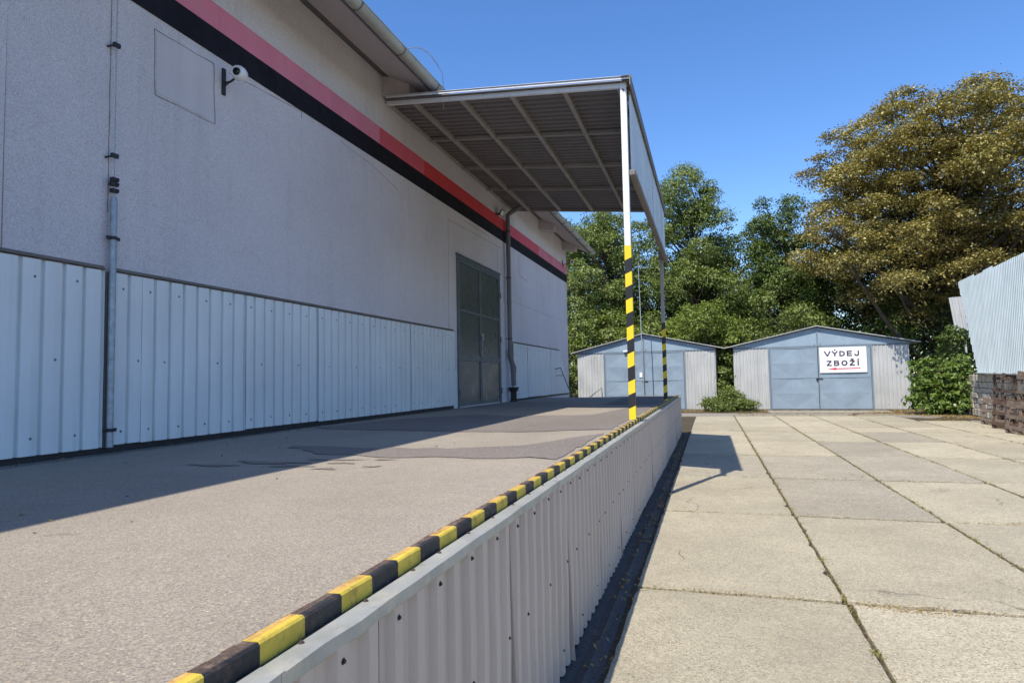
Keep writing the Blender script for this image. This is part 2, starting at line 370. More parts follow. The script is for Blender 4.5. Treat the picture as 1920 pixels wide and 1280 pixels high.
# ------------------------------------------------------------------ mesh helpers
class MB:
    def __init__(s):
        s.v = []; s.f = []; s.m = []
    def add(s, verts, faces, mi=0):
        o = len(s.v)
        s.v.extend([tuple(p) for p in verts])
        s.f.extend([tuple(i + o for i in f) for f in faces])
        s.m.extend([mi] * len(faces))
        return s
    def box(s, x0, x1, y0, y1, z0, z1, mi=0, b=0.0):
        V = []
        if b <= 0:
            V = [(x, y, z) for z in (z0, z1) for y in (y0, y1) for x in (x0, x1)]
            F = [(0, 2, 3, 1), (4, 5, 7, 6), (0, 1, 5, 4), (2, 6, 7, 3), (0, 4, 6, 2), (1, 3, 7, 5)]
            return s.add(V, F, mi)
        bm = bmesh.new()
        bmesh.ops.create_cube(bm, size=1)
        bmesh.ops.scale(bm, vec=(x1 - x0, y1 - y0, z1 - z0), verts=bm.verts)
        bmesh.ops.translate(bm, vec=((x0 + x1) / 2, (y0 + y1) / 2, (z0 + z1) / 2), verts=bm.verts)
        bmesh.ops.bevel(bm, geom=bm.edges[:], offset=b, segments=2, affect='EDGES', profile=0.6)
        bm.verts.index_update()
        s.add([v.co[:] for v in bm.verts], [[v.index for v in f.verts] for f in bm.faces], mi)
        bm.free()
        return s
    def obox(s, c, ax, ay, az, hx, hy, hz, mi=0, b=0.0):
        """box with centre c and axes"""
        n = len(s.v)
        s.box(-hx, hx, -hy, hy, -hz, hz, mi, b)
        ax, ay, az, c = Vector(ax).normalized(), Vector(ay).normalized(), Vector(az).normalized(), Vector(c)
        for i in range(n, len(s.v)):
            p = s.v[i]
            s.v[i] = tuple(c + ax * p[0] + ay * p[1] + az * p[2])
        return s
    def bar(s, p, q, w, h, up=(0, 0, 1), mi=0, b=0.0):
        p, q = Vector(p), Vector(q)
        d = (q - p)
        L = d.length
        d.normalize()
        u = Vector(up)
        sd = d.cross(u)
        if sd.length < 1e-4:
            sd = d.cross(Vector((1, 0, 0)))
        sd.normalize()
        u = sd.cross(d)
        return s.obox((p + q) / 2, d, sd, u, L / 2, w / 2, h / 2, mi, b)
    def tube(s, pts, rs, n=10, mi=0, cap=True):
        pts = [Vector(p) for p in pts]
        if not isinstance(rs, (list, tuple)):
            rs = [rs] * len(pts)
        V = []; F = []
        prev = None
        for i, p in enumerate(pts):
            if i == 0: t = pts[1] - pts[0]
            elif i == len(pts) - 1: t = pts[-1] - pts[-2]
            else: t = (pts[i + 1] - pts[i]).normalized() + (pts[i] - pts[i - 1]).normalized()
            if t.length < 1e-9: t = Vector((0, 0, 1))
            t.normalize()
            if prev is None:
                a = Vector((0, 0, 1)) if abs(t.z) < 0.9 else Vector((1, 0, 0))
                u = t.cross(a).normalized()
            else:
                u = (prev - t * prev.dot(t)).normalized()
            prev = u
            w = t.cross(u)
            for k in range(n):
                a = 2 * pi * k / n
                V.append(p + (u * math.cos(a) + w * math.sin(a)) * rs[i])
        for i in range(len(pts) - 1):
            for k in range(n):
                a = i * n + k; b2 = i * n + (k + 1) % n
                F.append((a, b2, b2 + n, a + n))
        if cap:
            F.append(tuple(reversed(range(n))))
            F.append(tuple(range((len(pts) - 1) * n, len(pts) * n)))
        return s.add(V, F, mi)
    def lathe(s, c, axis, prof, n=20, mi=0):
        """prof: (distance along the axis, radius)"""
        c = Vector(c); axis = Vector(axis).normalized()
        a = Vector((0, 0, 1)) if abs(axis.z) < 0.9 else Vector((1, 0, 0))
        u = axis.cross(a).normalized(); w = axis.cross(u)
        V = []; F = []
        for (h, r) in prof:
            for k in range(n):
                t = 2 * pi * k / n
                V.append(c + axis * h + (u * math.cos(t) + w * math.sin(t)) * max(r, 1e-4))
        for i in range(len(prof) - 1):
            for k in range(n):
                p = i * n + k; q = i * n + (k + 1) % n
                F.append((p, q, q + n, p + n))
        F.append(tuple(reversed(range(n)))); F.append(tuple(range((len(prof) - 1) * n, len(prof) * n)))
        return s.add(V, F, mi)
    def sheet(s, o, u, v, n, width, length, prof, period, th=0.002, mi=0, wob=0.0, rows=1, botf=None, topf=None, phase=0.0, seed=1):
        """trapezoid-ribbed sheet. u = across the ribs, v = along them, n = outward normal. prof = [(fraction, height)...]"""
        o, u, v, n = Vector(o), Vector(u), Vector(v), Vector(n)
        r = random.Random(seed)
        st = []
        k = math.floor(-phase) - 1
        while True:
            base = (k + phase) * period
            if base > width: break
            for fr, h in prof:
                st.append((base + fr * period, h))
            k += 1
        def hat(x):
            for i in range(len(st) - 1):
                if st[i][0] <= x <= st[i + 1][0]:
                    t = (x - st[i][0]) / max(1e-9, st[i + 1][0] - st[i][0])
                    return st[i][1] * (1 - t) + st[i + 1][1] * t
            return 0
        xs = [(0, hat(0))] + [p for p in st if 1e-4 < p[0] < width - 1e-4] + [(width, hat(width))]
        V = []; F = []
        m = len(xs)
        ph = r.random() * 6
        for side in (0, 1):
            for j in range(rows + 1):
                for (x, h) in xs:
                    b0 = botf(x) if botf else 0.0
                    t0 = topf(x) if topf else length
                    y = b0 + (t0 - b0) * j / rows
                    d = h - side * th
                    if wob:
                        d += wob * math.sin(ph + x * 5.1 + 1.7 * j) * (0.3 + 0.7 * (1 - j / rows))
                    V.append(o + u * x + v * y + n * d)
        S = (rows + 1) * m
        for j in range(rows):
            for i in range(m - 1):
                a = j * m + i
                F.append((a, a + 1, a + m + 1, a + m))
                F.append((S + a, S + a + m, S + a + m + 1, S + a + 1))
        for i in range(m - 1):
            F.append((i, S + i, S + i + 1, i + 1))
            a = rows * m + i
            F.append((a, a + 1, S + a + 1, S + a))
        for j in range(rows):
            a = j * m
            F.append((a, a + m, S + a + m, S + a))
            a = j * m + m - 1
            F.append((a, S + a, S + a + m, a + m))
        return s.add(V, F, mi)
    def poly(s, pts, th, mi=0, n=None):
        """flat polygon with thickness (pts CCW seen from n)"""
        P = [Vector(p) for p in pts]
        if n is None:
            n = (P[1] - P[0]).cross(P[2] - P[1]).normalized()
        n = Vector(n)
        m = len(P)
        V = P + [p - n * th for p in P]
        F = [tuple(range(m)), tuple(reversed(range(m, 2 * m)))]
        for i in range(m):
            j = (i + 1) % m
            F.append((i, i + m, j + m, j))
        return s.add(V, F, mi)
    def build(s, name, mats, parent=None, smooth=False, fixn=True):
        me = bpy.data.meshes.new(name)
        me.from_pydata([tuple(p) for p in s.v], [], s.f)
        if not isinstance(mats, (list, tuple)):
            mats = [mats]
        for m in mats:
            me.materials.append(MT[m] if isinstance(m, str) else m)
        if len(mats) > 1:
            me.polygons.foreach_set('material_index', s.m)
        if smooth:
            me.shade_smooth()
            try:
                me.set_sharp_from_angle(angle=math.radians(35))
            except Exception:
                pass
        me.update()
        if fixn:
            bm = bmesh.new(); bm.from_mesh(me)
            bmesh.ops.recalc_face_normals(bm, faces=bm.faces)
            bm.to_mesh(me); bm.free()
        o = bpy.data.objects.new(name, me)
        COL.objects.link(o)
        if parent is not None:
            o.parent = parent
            o.matrix_parent_inverse = Matrix.Translation(parent_world(parent)).inverted() if parent.type == 'EMPTY' else parent.matrix_parent_inverse.copy() @ Matrix.Identity(4)
            if parent.type != 'EMPTY':
                o.matrix_parent_inverse = Matrix.Identity(4)
        return o

def parent_world(p):
    return p.location

def tag(o, label=None, cat=None, group=None, kind=None):
    if label: o['label'] = label
    if cat: o['category'] = cat
    if group: o['group'] = group
    if kind: o['kind'] = kind
    return o

def thing(name, label, cat, loc=(0, 0, 0), group=None):
    o = bpy.data.objects.new(name, None)
    o.empty_display_size = 0.2
    COL.objects.link(o)
    o.location = loc
    return tag(o, label, cat, group)
# NOTE: parts under an Empty are written in world coordinates; their parent inverse cancels the Empty's place.
# A sub-part sits under a part whose own matrix is already world-aligned.

XW, XF, P = -4.75, -0.777, 1.016      # wall plane, platform face, deck height
WALL0 = -7.0
YC = 22.2                              # far corner of the warehouse
ZS = 6.35                              # wall meets soffit

# ------------------------------------------------------------------ ground
def ground():
    mb = MB()
    n = 60
    xs = [-600, -200, -80, -40] + [-30 + i * 2 for i in range(36)] + [60, 120, 300, 600]
    ys = [-300, -80, -30] + [-20 + i * 2 for i in range(36)] + [70, 110, 200, 400, 900]
    V = []
    r = random.Random(3)
    for y in ys:
        for x in xs:
            V.append((x, y, -0.026 + (r.uniform(-0.002, 0.002) if abs(x) < 40 and abs(y) < 60 else 0)))
    F = []
    w = len(xs)
    for j in range(len(ys) - 1):
        for i in range(w - 1):
            a = j * w + i
            F.append((a, a + 1, a + w + 1, a + w))
    mb.add(V, F)
    o = mb.build('ground', 'dirt')
    tag(o, kind='structure')

def slabs():
    mb = MB()
    r = random.Random(11)
    xs = [-0.585, 0.835, 2.275, 3.625, 4.95, 6.3, 7.65, 9.0, 10.4, 11.8, 13.2]
    ys = [-9.3, -6.45, -3.6, -0.75, 2.08, 4.92, 7.77, 10.55, 13.5, 16.45, 19.1, 20.8, 23.6, 26.3]
    dark = {(1, 6), (2, 7), (0, 7), (2, 8), (1, 7), (4, 4), (3, 9), (5, 8)}
    gap = 0.011
    for i in range(len(xs) - 1):
        for j in range(len(ys) - 1):
            if xs[i] > 6 and ys[j] > 23: continue
            if xs[i] > 7.5 and ys[j] > 9: continue
            off = r.uniform(-0.06, 0.06) if i > 0 else 0
            x0, x1, y0, y1 = xs[i] + gap, xs[i + 1] - gap, ys[j] + .028, ys[j + 1] - .028
            zt = r.uniform(-0.006, 0.004)
            # wobbly outline
            pts = []
            def edge(ax, ay, bx, by, k):
                for q in range(k):
                    t = q / k
                    x = ax + (bx - ax) * t; y = ay + (by - ay) * t
                    nx, ny = (by - ay), -(bx - ax)
                    L = math.hypot(nx, ny)
                    e = r.uniform(-0.006, 0.003)
                    if r.random() < 0.09: e = -r.uniform(0.012, 0.045)
                    if q == 0: e = -0.018
                    pts.append((x + nx / L * e, y + ny / L * e))
            edge(x0, y0, x1, y0, 14); edge(x1, y0, x1, y1, 26); edge(x1, y1, x0, y1, 14); edge(x0, y1, x0, y0, 26)
            tilt = (r.uniform(-0.003, 0.003), r.uniform(-0.002, 0.002))
            cx, cy = (x0 + x1) / 2, (y0 + y1) / 2
            z = lambda x, y: zt + tilt[0] * (x - cx) + tilt[1] * (y - cy)
            m = len(pts)
            V = [(x, y, z(x, y)) for x, y in pts]
            inn = [(cx + (x - cx) * 0.992, cy + (y - cy) * 0.9965) for x, y in pts]
            V = [(x, y, z(x, y) - 0.005) for x, y in pts] + [(x, y, z(x, y)) for x, y in inn] + [(x, y, -0.09) for x, y in pts]
            F = [tuple(range(m, 2 * m))]
            for a in range(m):
                b = (a + 1) % m
                F.append((a, b, b + m, a + m))
                F.append((a + 2 * m, b + 2 * m, b, a))
            mb.add(V, F, 1 if (i, j) in dark else 0)
    o = mb.build('concrete_slabs', ['slab', 'slabdark'])
    tag(o, kind='structure')
    # drain strip along the foot of the platform
    mb = MB()
    prof = [(-0.80, -0.012), (-0.735, -0.018), (-0.70, -0.008), (-0.683, -0.001), (-0.668, -0.010), (-0.64, -0.02), (-0.60, -0.028)]
    V = []; F = []
    ys2 = [-9 + k * 0.35 for k in range(80)]
    for y in ys2:
        for x, z in prof:
            V.append((x + r.uniform(-.003, .003), y, z + r.uniform(-0.003, 0.003)))
    m = len(prof)
    for j in range(len(ys2) - 1):
        for i in range(m - 1):
            F.append((j * m + i, j * m + i + 1, (j + 1) * m + i + 1, (j + 1) * m + i))
    mb.add(V, F)
    tag(mb.build('drain_strip', 'gutterstrip'), kind='structure')
    # old concrete apron in front of the garages
    mb = MB()
    def blob(pts, z, th, jit):
        out = []
        for k in range(len(pts)):
            a, b = pts[k], pts[(k + 1) % len(pts)]
            L = math.hypot(b[0] - a[0], b[1] - a[1]); q = max(2, int(L / 0.35))
            for t in range(q):
                f = t / q
                out.append((a[0] + (b[0] - a[0]) * f + r.uniform(-jit, jit), a[1] + (b[1] - a[1]) * f + r.uniform(-jit, jit), z))
        mb.poly(out, th, 0, (0, 0, 1))
    blob([(-1.4, 26.36), (1.5, 26.36), (1.6, 28.4), (-1.3, 28.7)], -0.018, 0.05, 0.08)
    blob([(1.55, 26.36), (4.9, 26.36), (5.4, 28.5), (1.7, 28.6)], -0.014, 0.05, 0.08)
    blob([(2.3, 28.75), (6.9, 28.6), (7.1, 30.5), (2.4, 30.7)], -0.010, 0.05, 0.06)
    blob([(5.0, 26.5), (7.2, 25.4), (8.6, 27.4), (5.6, 28.3)], -0.020, 0.04, 0.12)
    blob([(7.68, 13.6), (9.3, 13.4), (9.2, 22.5), (7.9, 24.0), (7.68, 23.5)], -0.012, 0.04, 0.05)
    tag(mb.build('concrete_apron', 'oldconcrete'), kind='structure')
ground()
slabs()

# ------------------------------------------------------------------ warehouse
def warehouse():
    T = thing('warehouse', 'long grey rendered warehouse with black and red band above pale blue sheet plinth', 'building', (XW, 7, 0))
    mb = MB()
    mb.box(XW - 14, XW, WALL0, YC, -0.3, ZS + 0.2)
    mb.box(XW - 0.1, XW + 0.012, WALL0, 3.22, 2.52, ZS)           # thicker render panel by the left edge
    mb.build('wall', 'stucco', T)
    # bands: strips standing 3 mm proud
    def band(name, segs, z0, z1, mat):
        for (a, b, mm) in segs:
            m = MB()
            zz = lambda y, z: z + (0.03 if z > 5.4 else 0) * (y - 5) / 17
            V = [(XW + 0.015, a, zz(a, z0)), (XW + 0.015, b, zz(b, z0)), (XW + 0.015, b, zz(b, z1)), (XW + 0.015, a, zz(a, z1))]
            m.poly(V, 0.03, 0, (1, 0, 0))
            o = m.build(name, mm, T)
    band('black_band', [(WALL0, YC + 0.002, 'black')], 4.935, 5.205, None)
    band('red_band', [(WALL0, 5.30, 'pink'), (5.302, 8.68, 'pink'), (8.682, 10.30, 'red2'), (10.302, 15.42, 'red'), (15.422, 18.34, 'red2'), (18.342, YC + 0.002, 'pink')], 5.2055, 5.47, None)
    # soffit, roof
    XE = -3.95; ZE = 5.985
    m = MB()
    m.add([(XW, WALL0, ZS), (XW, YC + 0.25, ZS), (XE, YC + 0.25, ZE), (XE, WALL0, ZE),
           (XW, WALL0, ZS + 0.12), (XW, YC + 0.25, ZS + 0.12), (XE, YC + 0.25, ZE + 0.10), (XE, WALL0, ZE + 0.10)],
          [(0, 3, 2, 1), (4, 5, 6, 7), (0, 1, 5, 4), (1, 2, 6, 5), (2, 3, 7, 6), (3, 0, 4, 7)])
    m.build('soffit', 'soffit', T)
    m = MB()
    k = (ZS - ZE) / (XE - XW)
    m.add([(XE - .02, WALL0, ZE + 0.11), (XE - .02, YC + .27, ZE + .11), (XW - 7, YC + .27, ZE + .11 + 0.30 * 7.8), (XW - 7, WALL0, ZE + .11 + .30 * 7.8),
           (XE - .02, WALL0, ZE + 0.16), (XE - .02, YC + .27, ZE + .16), (XW - 7, YC + .27, ZE + .16 + 0.30 * 7.8), (XW - 7, WALL0, ZE + .16 + .30 * 7.8)],
          [(0, 3, 2, 1), (4, 5, 6, 7), (0, 1, 5, 4), (1, 2, 6, 5), (2, 3, 7, 6), (3, 0, 4, 7)])
    m.build('roof', 'roofdark', T)
    m = MB(); m.box(XE + .001, XE + .022, WALL0, YC + .25, ZE - .012, ZE + .105); m.build('eaves_board', 'trim', T)
    # beam ends
    for y in (-3.9, -0.7, 2.45, 5.6, 8.8, 12.0, 15.2, 18.4, 21.62):
        m = MB()
        y1 = y + 0.32
        a = XW; b = XW + 0.46
        zt = ZS - 0.002; zt2 = ZS - k * 0.46 - 0.002
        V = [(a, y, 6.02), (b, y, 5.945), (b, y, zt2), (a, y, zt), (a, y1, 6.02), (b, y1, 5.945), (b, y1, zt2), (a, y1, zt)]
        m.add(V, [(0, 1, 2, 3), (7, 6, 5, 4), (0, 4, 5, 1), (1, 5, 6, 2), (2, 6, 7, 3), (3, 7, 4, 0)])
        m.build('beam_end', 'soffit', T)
    # gutter: half round, with brackets
    g = MB()
    gx, gz, gr = -3.83, 6.01, 0.085
    V = []; F = []
    nn = 14
    for y in (WALL0, YC + 0.32):
        for rr in (gr, gr - 0.004):
            for i in range(nn + 1):
                a = pi + pi * i / nn
                V.append((gx + rr * math.cos(a), y, gz + rr * math.sin(a)))
    q = nn + 1
    for i in range(nn):
        F.append((i, i + 1, 2 * q + i + 1, 2 * q + i))
        F.append((q + i, 3 * q + i, 3 * q + i + 1, q + i + 1))
        F.append((i, q + i, q + i + 1, i + 1))
        F.append((2 * q + i, 2 * q + i + 1, 3 * q + i + 1, 3 * q + i))
    g.add(V, F)
    # end cap
    g.add([(gx, YC + .321, gz)] + [(gx + gr * math.cos(pi + pi * i / nn), YC + .321, gz + gr * math.sin(pi + pi * i / nn)) for i in range(nn + 1)], [(0, i + 1, i + 2) for i in range(nn)])
    g.tube([(gx + gr, WALL0, gz), (gx + gr, YC + 0.32, gz)], 0.010, 8)
    go = g.build('gutter', 'gutter', T, smooth=True, fixn=False)
    y = 0.93
    while y < YC + .3:
        m = MB()
        pts = [(gx + (gr + 0.003) * math.cos(pi + pi * i / 12), y, gz + (gr + 0.003) * math.sin(pi + pi * i / 12)) for i in range(13)]
        for i in range(12):
            m.bar(pts[i], pts[i + 1], 0.022, 0.006, (0, 1, 0))
        m.build('gutter_bracket', 'trim', go)
        y += 1.11
    # plaster joints and patch outlines (narrow open cracks in the render)
    def line(pts, w=0.010, jit=0.0):
        m = MB()
        for a, b in zip(pts[:-1], pts[1:]):
            k2 = max(1, int(math.hypot(b[0] - a[0], b[1] - a[1]) / 0.12)) if jit else 1
            last = a
            for i in range(1, k2 + 1):
                t = i / k2
                c = (a[0] + (b[0] - a[0]) * t + rnd.uniform(-jit, jit), a[1] + (b[1] - a[1]) * t + rnd.uniform(-jit, jit))
                xx = XW + 0.002
                m.bar((xx, last[0], last[1]), (xx, c[0], c[1]), w * rnd.uniform(0.4, 1.0), 0.004, (1, 0, 0))
                last = c
        m.build('plaster_joint', 'joint', T)
    # outlines of old openings
    line([(4.50, 4.81), (5.24, 4.83), (5.26, 4.21), (4.52, 4.20), (4.50, 4.81)], 0.009, 0.006)
    line([(5.45, 4.835), (6.72, 4.93), (6.72, 4.84)], 0.006, 0.003)
    line([(11.37, 2.53), (11.40, 4.66), (12.6, 4.70), (14.7, 4.74)], 0.010)
    line([(12.23, 4.85), (13.78, 4.85), (13.78, 4.80)], 0.008)
    line([(16.22, 4.86), (16.22, 4.32), (17.1, 4.26)], 0.008)
    line([(14.55, 3.55), (YC, 3.5)], 0.006)
    line([(14.42, 4.05), (14.44, 4.72)], 0.006)
    line([(7.6, 4.87), (8.5, 4.80), (9.3, 4.66)], 0.006, 0.006)
    line([(3.23, 2.55), (3.21, 6.3)], 0.012)
    line([(4.06, 3.0), (4.06, 6.3)], 0.008, 0.002)
    # raised repaired patch
    m = MB(); m.box(XW - 0.01, XW + 0.0035, 4.53, 5.235, 4.225, 4.80)
    m.build('render_patch', 'stucco', T)
    # dark plinth strip and cap flashing
    m = MB(); m.box(XW, XW + 0.006, WALL0, 11.56, P - .01, 1.09); m.box(XW, XW + 0.006, 15.47, 22.1, P - .01, 1.085)
    m.build('plinth', 'dark', T)
    prof = [(0.0, 0.031), (0.34, 0.035), (0.70, 0.033), (0.735, 0.004), (0.905, 0.004), (0.94, 0.029)]
    def clad(y0, y1, z0, z1, seed, ph=0.0, topf=None, sc=True):
        m = MB()
        r = random.Random(seed)
        dz = r.uniform(-0.006, 0.006)
        lift = 0.003 * (seed % 2)
        m.sheet((XW + 0.004 + lift, y0, z0 + dz), (0, 1, 0), (0, 0, 1), (1, 0, 0), y1 - y0 - .003, z1 - z0 - dz, prof, 0.165, 0.0015, wob=0.0015, rows=6, seed=seed, phase=ph, topf=topf)
        if sc:
            k = 0
            y = y0 + 0.075 + ph * .165
            while y < y1 - 0.02:
                for zz, st in ((2.375, 2), (1.765, 4), (1.183, 2)):
                    if k % st == (0 if zz != 1.765 else 1) and (topf is None or zz < z0 + topf(y - y0) - 0.05):
                        zq = zz + r.uniform(-.006, .006)
                        m.lathe((XW + 0.036 + lift, y + r.uniform(-.006, .006), zq), (1, 0, 0), [(0, 0.011), (0.003, 0.011), (0.0035, 0.007), (0.009, 0.006)], 8, 1)
                k += 1
                y += 0.165
        m.build('cladding_sheet', ['clad', 'wscrew'], T)
    sid = 1
    y = 4.385 - 0.27
    clad(4.115, 4.385, 1.075, 2.50, 50)
    y = 4.385
    while y < 11.5:
        y1 = min(y + 1.32, 11.55)
        clad(y, y1, 1.075, 2.50, sid); sid += 1; y = y1
    y = 4.03
    while y > -4:
        clad(y - 1.32, y, 1.065, 2.50, sid); sid += 1; y -= 1.32
    # far stretch with the slanted end
    y = 15.47
    while y < 20.7:
        clad(y, y + 1.32, 1.07, 2.47, sid, sc=True); sid += 1; y += 1.32
    clad(20.75, 22.15, 1.07, 2.47, sid, topf=lambda x: max(0.04, 1.40 - x * 1.0), sc=False)
    def flash(y0, y1, z):
        m.bar((XW + 0.02, y0, z + 0.006), (XW + 0.02, y1, z + 0.006), 0.055, 0.005, (0, 0, 1))
        m.bar((XW + 0.006, y0, z + 0.022), (XW + 0.006, y1, z + 0.022), 0.012, 0.026, (0, 0, 1))
    for q in ((WALL0, 4.03, 2.51), (4.10, 11.57, 2.51), (15.45, 20.75, 2.48)):
        m = MB(); flash(*q); m.build('cap_flashing', 'trim', T)
    # lower light strip beside the door
    m = MB(); m.box(XW, XW + 0.006, 11.58, 11.76, P, 1.75)
    m.build('wall_base_patch', 'clad', T)
    door(T); conductor(T); downpipe(T); cable(T)
    return T

def door(T):
    Y0, Y1, Z0, Z1 = 11.78, 14.48, P + 0.002, 4.05
    f = MB()
    x0, x1 = XW - 0.01, XW + 0.035
    f.box(x0, x1, Y0, Y0 + 0.05, Z0, Z1, 0, .004); f.box(x0, x1, Y1 - 0.05, Y1, Z0, Z1, 0, .004); f.box(x0, x1, Y0 + 0.05, Y1 - 0.05, Z1 - 0.06, Z1, 0, .004)
    f.box(x0, x1 + 0.012, Y0 - .02, Y1 + .02, Z1 + 0.002, Z1 + 0.035)
    f.build('door_frame', 'doorframe', T)
    m = (Y0 + Y1) / 2 - 0.02
    for k, (a, b) in enumerate(((Y0 + 0.055, m - 0.008), (m + 0.008, Y1 - 0.055))):
        d = MB()
        zb, zt = Z0 + 0.03, Z1 - 0.065
        xs0, xs1 = XW + 0.001, XW + 0.030
        w = 0.055
        rows = [(zb, zb + 0.07), (1.95, 2.06), (2.93, 2.985), (zt - 0.06, zt)]
        for (q, r2) in rows:
            d.box(xs0, xs1, a + w, b - w, q, r2, 0, .003)
        d.box(xs0, xs1 + .002, a, a + w, zb, zt, 0, .003); d.box(xs0, xs1 + .002, b - w, b, zb, zt, 0, .003)
        lf = d.build('door_leaf', 'doorframe', T)
        for i in range(3):
            p = MB()
            z0, z1 = rows[i][1] + .004, rows[i + 1][0] - .004
            V = []; F = []
            n = 8
            rr = random.Random(k * 10 + i)
            for jj in range(n + 1):
                for ii in range(n + 1):
                    u, v = ii / n, jj / n
                    den = 0.006 * math.sin(pi * u) * math.sin(pi * v) * rr.uniform(.6, 1) * (2.0 if (k == 1 and i == 0) else .5)
                    V.append((XW + 0.013 - den, a + w + .003 + (b - a - 2 * w - .006) * u, z0 + (z1 - z0) * v))
            for jj in range(n):
                for ii in range(n):
                    q = jj * (n + 1) + ii
                    F.append((q, q + 1, q + n + 2, q + n + 1))
            p.add(V, F)
            p.build('door_panel', 'doorpanel', lf, smooth=True)
        for zz in (1.3, 2.5, 3.55):
            h = MB()
            yy = a - 0.03 if k == 0 else b + 0.035
            h.tube([(XW + 0.045, yy, zz - .07), (XW + 0.045, yy, zz + .07)], 0.014, 8)
            h.build('hinge', 'doorframe', lf, smooth=True)
        if k == 1:
            h = MB()
            h.box(XW + .033, XW + .043, a + 0.01, a + 0.055, 2.05, 2.55, 0, .003)
            h.tube([(XW + .04, a + .03, 2.25), (XW + .085, a + .03, 2.25), (XW + .085, a + .15, 2.25)], 0.010, 8)
            h.build('door_handle', 'steel', lf, smooth=True)
            h = MB()
            h.box(XW + .036, XW + .075, a - .05, a + .06, 2.50, 2.56, 0, .004)
            h.box(XW + .045, XW + .08, a - .02, a + .03, 2.40, 2.49, 0, .006)
            h.build('padlock', 'steel', lf)

def conductor(T):
    m = MB()
    y = 4.072; x = XW + 0.055
    m.tube([(x, y, 1.06), (x, y, 3.10), (x, y, 3.13)], [0.027, 0.027, 0.02], 14)
    o = m.build('conductor_guard_pipe', 'galv', T, smooth=True)
    for zz in (1.20, 2.78):
        c = MB()
        c.tube([(x, y, zz - .014), (x, y, zz + .014)], 0.032, 14)
        c.bar((x, y - .06, zz), (x, y + .06, zz), 0.012, 0.028)
        c.bar((XW, y, zz), (x, y, zz), 0.012, 0.012)
        c.build('pipe_clamp', 'dark', o)
    m = MB()
    m.tube([(x, y, 3.1), (x - .005, y + .002, 4.4), (x, y, 6.2), (x + .3, y, 6.3)], 0.0045, 6)
    w = m.build('conductor_wire', 'galv', T, smooth=True)
    for zz in (3.47, 4.42, 5.4):
        c = MB()
        c.tube([(XW, y - .045, zz - .012), (x, y - .02, zz)], 0.008, 6)
        c.box(x - .016, x + .014, y - .03, y + .03, zz - .010, zz + .026, 0, .004)
        c.build('wire_clip', 'dark', w)
    c = MB()
    for k, zz in enumerate((3.18, 3.235, 3.275)):
        c.box(x - .022, x + .02, y - .028 - .008 * (k % 2), y + .03, zz - .017, zz + .017, 0, .005)
        c.lathe((x + .02, y + .015, zz), (1, 0, 0), [(0, .009), (.012, .009)], 6)
    c.build('test_clamp', 'dark', w)
    m = MB(); m.box(XW + .001, XW + .02, 4.04, 4.105, 1.06, 2.50)
    m.build('cladding_gap', 'trim', T)

def downpipe(T):
    x, y = XW + 0.10, 14.98
    m = MB()
    m.tube([(x + .48, y, 5.86), (x + .06, y, 5.66), (x + .01, y, 5.61), (x, y, 5.54), (x, y, 2.25)], 0.055, 16)
    for zz in (3.4, 4.9):
        m.tube([(x, y, zz), (x, y, zz + .06)], 0.060, 16)
    m.tube([(x, y, 2.30), (x, y, 2.12), (x + .02, y + .05, 1.98), (x + .05, y + .09, 1.86), (x + .05, y + .09, 1.40)], [0.068, 0.068, .063, .063, .060], 16)
    m.tube([(x + .05, y + .09, 1.88), (x + .05, y + .09, 1.74)], 0.072, 16)
    o = m.build('downpipe', 'pvc', T, smooth=True)
    for zz in (2.55, 4.05, 5.2):
        c = MB()
        c.tube([(x, y, zz - .012), (x, y, zz + .012)], 0.062, 14)
        c.bar((XW, y, zz), (x, y, zz), .012, .012)
        c.bar((x, y + .05, zz), (x, y + .11, zz), .010, .024)
        c.build('pipe_clamp', 'dark', o)
    c = MB()
    c.lathe((x + .05, y + .07, P + .002), (0, 0, 1), [(0, .10), (.04, .085), (.05, .075), (.24, .075), (.26, .10), (.30, .115), (.34, .13), (.35, .13), (.352, .06)], 16)
    c.build('cast_boot', 'castiron', o, smooth=True)

def cable(T):
    m = MB()
    pts = []
    for i in range(13):
        t = i / 12
        pts.append((-3.93 + .22 * t, 8.05 + 0.70 * t, 6.26 + .15 * math.sin(pi * t * .9) - .12 * t * t))
    pts += [(-3.70, 8.76, 6.0), (-3.70, 8.76, 5.62)]
    m.tube(pts, 0.007, 6)
    m.build('roof_conductor_wire', 'galv', T, smooth=True)
warehouse()

